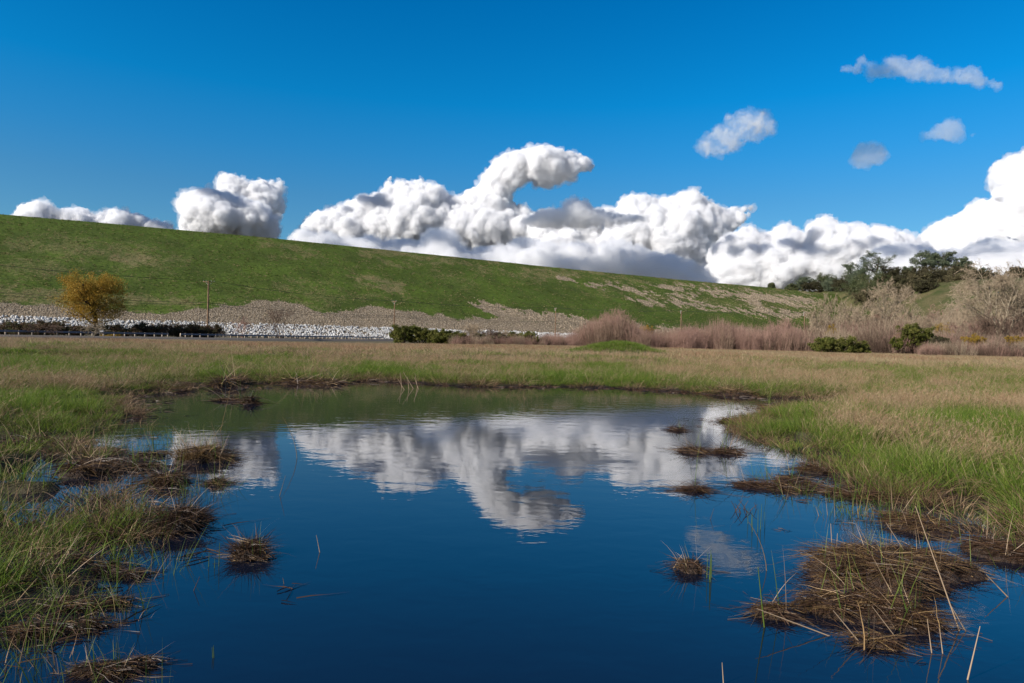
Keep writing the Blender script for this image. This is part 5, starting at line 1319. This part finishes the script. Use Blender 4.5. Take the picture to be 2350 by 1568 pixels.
def build_clouds():
    # far back: the bright towers
    cloud('cumulus_cloud', [(35, 486), (48, 474), (75, 466), (100, 464), (122, 476), (130, 488), (150, 482), (175, 478), (200, 480), (212, 494), (250, 482), (290, 486), (330, 494),
                            (352, 508), (380, 512), (405, 520), (400, 560), (30, 540)],
          9000, 'low white cumulus cloud peeping over the high left end of the grass embankment', M_CLOUD, seed=11, rmax=24, n=120, vox=1.5)
    cloud('cumulus_cloud', [(499, 440), (497, 412), (508, 396), (530, 398), (552, 410), (572, 424), (585, 412), (600, 410), (614, 420), (626, 404), (646, 404), (652, 424),
                            (644, 452), (655, 470), (648, 490), (632, 510), (600, 520), (500, 520)],
          9400, 'bright white twin-headed cumulus tower behind the low grey-white cloud, left half of the sky', M_CLOUD, seed=12, rmax=26, n=110, vox=1.4)
    cloud('cumulus_cloud', [(404, 470), (412, 452), (440, 444), (462, 436), (490, 438), (520, 446), (545, 452), (580, 462), (612, 470), (620, 490), (642, 510), (640, 540), (615, 565),
                            (400, 560), (415, 520), (420, 490)],
          7600, 'rounded grey-white cumulus cloud resting on the embankment crest in front of the twin-headed tower', M_CLOUD, seed=13, rmax=36, n=120, vox=1.5)
    cloud('cumulus_cloud', [(690, 530), (700, 508), (725, 496), (750, 480), (790, 468), (815, 458), (850, 446), (878, 438), (882, 414), (896, 402), (915, 412), (940, 416), (966, 410), (985, 424),
                            (1012, 430), (1032, 450), (1062, 448), (1100, 424), (1110, 400), (1130, 372), (1165, 350), (1208, 338), (1252, 330), (1290, 343), (1335, 352), (1368, 374),
                            (1362, 392), (1325, 400), (1322, 418), (1290, 420), (1240, 434), (1222, 412), (1180, 436), (1170, 462), (1205, 478), (1260, 500), (1290, 560), (1290, 640), (800, 600), (700, 575)],
          9200, 'largest white cumulus cloud with a curled tail swept up to the right, mid sky', M_CLOUD, seed=14, rmax=42, n=300, vox=1.7)
    cloud('cumulus_cloud', [(1200, 500), (1240, 482), (1290, 490), (1340, 486), (1405, 478), (1422, 456), (1450, 444), (1480, 448), (1515, 458), (1550, 450), (1580, 436), (1600, 438), (1612, 456), (1640, 468),
                            (1662, 486), (1678, 474), (1705, 472), (1735, 470), (1738, 484), (1715, 500), (1700, 520), (1650, 560), (1640, 660), (1200, 640)],
          8800, 'wide white cumulus bank with ragged spikes along its top, right of the curled cloud', M_CLOUD, seed=15, rmax=38, n=240, vox=1.7)
    cloud('cumulus_cloud', [(1620, 580), (1650, 548), (1690, 524), (1715, 518), (1745, 532), (1765, 532), (1775, 522), (1808, 512), (1822, 520), (1838, 536), (1858, 512), (1885, 500), (1905, 498), (1925, 510),
                            (1960, 512), (2010, 520), (2060, 530), (2100, 548), (2130, 600), (2130, 700), (1610, 700)],
          8200, 'long billowy cumulus bank rising over the far right end of the embankment', M_CLOUD, seed=16, rmax=28, n=280, vox=1.7, depth=1.5)
    cloud('cumulus_cloud', [(2108, 545), (2135, 518), (2170, 508), (2200, 488), (2235, 470), (2270, 462), (2290, 455), (2272, 425), (2270, 395), (2285, 375), (2315, 362), (2350, 356), (2400, 340), (2480, 330),
                            (2560, 380), (2600, 480), (2600, 700), (2300, 680), (2120, 640)],
          8600, 'tallest bright white cumulus tower at the right edge above the knoll trees', M_CLOUD, seed=17, rmax=30, n=320, vox=1.8, depth=1.7)
    # nearer, greyer banks
    cloud('cloud_bank', [(652, 556), (664, 536), (690, 528), (712, 534), (745, 518), (770, 540), (810, 548), (850, 536), (880, 552), (925, 545), (950, 556), (975, 532), (1010, 522), (1045, 532), (1062, 560), (1110, 590), (1130, 640), (1130, 680), (660, 640)],
          6200, 'low grey cloud bank on the embankment crest under the left half of the curled cloud', M_SOFT, seed=18, rmax=28, n=220, vox=1.7, depth=1.3)
    cloud('cloud_bank', [(1040, 610), (1075, 580), (1110, 560), (1150, 566), (1185, 545), (1240, 548), (1275, 562), (1320, 552), (1370, 560), (1420, 545), (1455, 556), (1490, 575), (1530, 572), (1570, 592), (1600, 600), (1640, 630), (1660, 700), (1060, 690)],
          6400, 'low grey cloud bank right of the curled cloud, under the ragged white bank', M_SOFT, seed=28, rmax=28, n=220, vox=1.7, depth=1.3)
    cloud('cloud_puff', [(1180, 512), (1215, 492), (1250, 476), (1285, 478), (1300, 460), (1325, 454), (1350, 462), (1368, 480), (1420, 488), (1470, 492), (1500, 505), (1420, 520), (1340, 524), (1240, 524)],
          5600, 'small dark grey puff floating in front of the white cloud bank', M_SOFT, seed=19, rmax=30, n=100, vox=1.5)
    cloud('cloud_bank', [(1975, 600), (2000, 574), (2030, 560), (2060, 566), (2090, 552), (2125, 560), (2150, 585), (2185, 572), (2215, 580), (2240, 556), (2290, 548), (2320, 565), (2350, 560), (2420, 560), (2600, 590), (2600, 700), (1950, 700)],
          6400, 'grey-white cloud bank standing behind the trees of the knoll', M_SOFT, seed=20, rmax=34, n=170, depth=1.4, vox=1.7)
    # small thin ones high on the right
    cloud('wispy_cloud', [(1898, 160), (1940, 148), (1966, 146), (1974, 124), (1992, 142), (2020, 150), (2038, 132), (2075, 136), (2112, 134), (2140, 152), (2180, 162), (2206, 160), (2222, 142), (2240, 158),
                          (2262, 176), (2296, 190), (2302, 206), (2250, 196), (2190, 190), (2120, 188), (2060, 176), (2010, 180), (1960, 168)],
          5200, 'long thin mauve wisp of cloud, highest in the sky at upper right', vol_mat("wisp_vapour", 0.008, noise_px=16, D=5200, sharp=(0.30, 0.60)), seed=21, rmax=13, n=120, vox=1.3, rough=4.5, rmin=2, depth=0.6, fringe=0.8)
    cloud('wispy_cloud', [(1588, 340), (1612, 318), (1640, 296), (1668, 264), (1700, 250), (1730, 246), (1760, 256), (1784, 282), (1780, 310), (1752, 320), (1712, 330), (1690, 350), (1650, 362), (1620, 358)],
          5200, 'torn white cloud scrap with holes, above the ragged cloud bank', vol_mat("scrap_vapour", 0.014, noise_px=24, D=5200, sharp=(0.46, 0.66)), seed=22, rmax=17, n=110, vox=1.3, rough=7, rmin=2, depth=0.6, fringe=0.8)
    cloud('wispy_cloud', [(1940, 390), (1954, 366), (1960, 340), (1976, 330), (2005, 328), (2030, 338), (2036, 352), (2056, 356), (2034, 366), (2026, 376), (1994, 384), (1965, 388)],
          5200, 'small blurry wedge of cloud under the two upper wisps', vol_mat("puff_vapour", 0.0045, noise_px=18, D=5200, sharp=(0.05, 0.6)), seed=23, rmax=20, n=50, vox=1.3, rough=4, rmin=2, depth=0.6, fringe=0.8)
    cloud('wispy_cloud', [(2104, 322), (2120, 306), (2140, 290), (2160, 282), (2180, 276), (2200, 282), (2206, 298), (2222, 304), (2250, 302), (2234, 314), (2206, 318), (2184, 328), (2160, 318), (2130, 320)],
          5200, 'small flat mauve cloud left above the tall right-edge tower', vol_mat("flat_vapour", 0.0045, noise_px=18, D=5200, sharp=(0.05, 0.6)), seed=24, rmax=17, n=50, vox=1.3, rough=4, rmin=2, depth=0.6, fringe=0.8)
    # unseen clouds added between the sun and the banks: their shadows grey those banks
    for i, (px, py, D, s, rx, rz, lab) in enumerate([
            (820, 560, 6100, 7000, 900, 420, 'added flat cloud out of frame shading the left of the low grey bank'), (1180, 560, 6100, 7600, 800, 420, 'added flat cloud out of frame shading the middle of the low grey bank'),
            (1290, 495, 5550, 7000, 620, 300, 'added flat cloud out of frame shading the small dark puff'), (1540, 600, 6100, 7200, 560, 360, 'added flat cloud out of frame shading the right of the low grey bank'),
            (2180, 600, 6350, 4000, 420, 420, 'added flat cloud above the frame shading the bank behind the knoll'),
            (310, 500, 8950, 7000, 500, 300, 'added flat cloud out of frame shading the right half of the leftmost cloud'), (605, 520, 7500, 6500, 300, 300, 'added flat cloud out of frame shading the foot of the rounded grey-white cloud'),
            (1760, 610, 8000, 6000, 420, 300, 'added flat cloud above the frame shading the left of the long billowy bank'), (1960, 620, 8000, 6200, 480, 260, 'added flat cloud above the frame shading the middle of the long billowy bank'),
            (900, 520, 9000, 7500, 460, 260, 'added flat cloud out of frame shading the heart of the largest cloud')]):
        c = np.array(ray(px, py)) * D + np.array(SUN_DIR) * s
        rg = np.random.default_rng(70 + i); m = (46, 24, 46, 22, 26, 30, 9, 11, 13, 10)[i]; th = rg.random(m) * 6.28; q = np.sqrt(rg.random(m))
        C = np.stack([np.cos(th) * q * rx * 1.1, np.sin(th) * q * rz * 1.1, rg.normal(0, 60, m)], -1); Rr = rg.uniform(35, 125, m)
        me = remeshed('shading_cloud', C, Rr, 26, 1); me.materials.clear(); me.materials.append(M_CLOUD)
        o_ = link('flat_cloud', me, loc=c); o_.scale = (1.0, 1.0, 0.5); tag(o_, lab, 'cloud')
build_clouds()
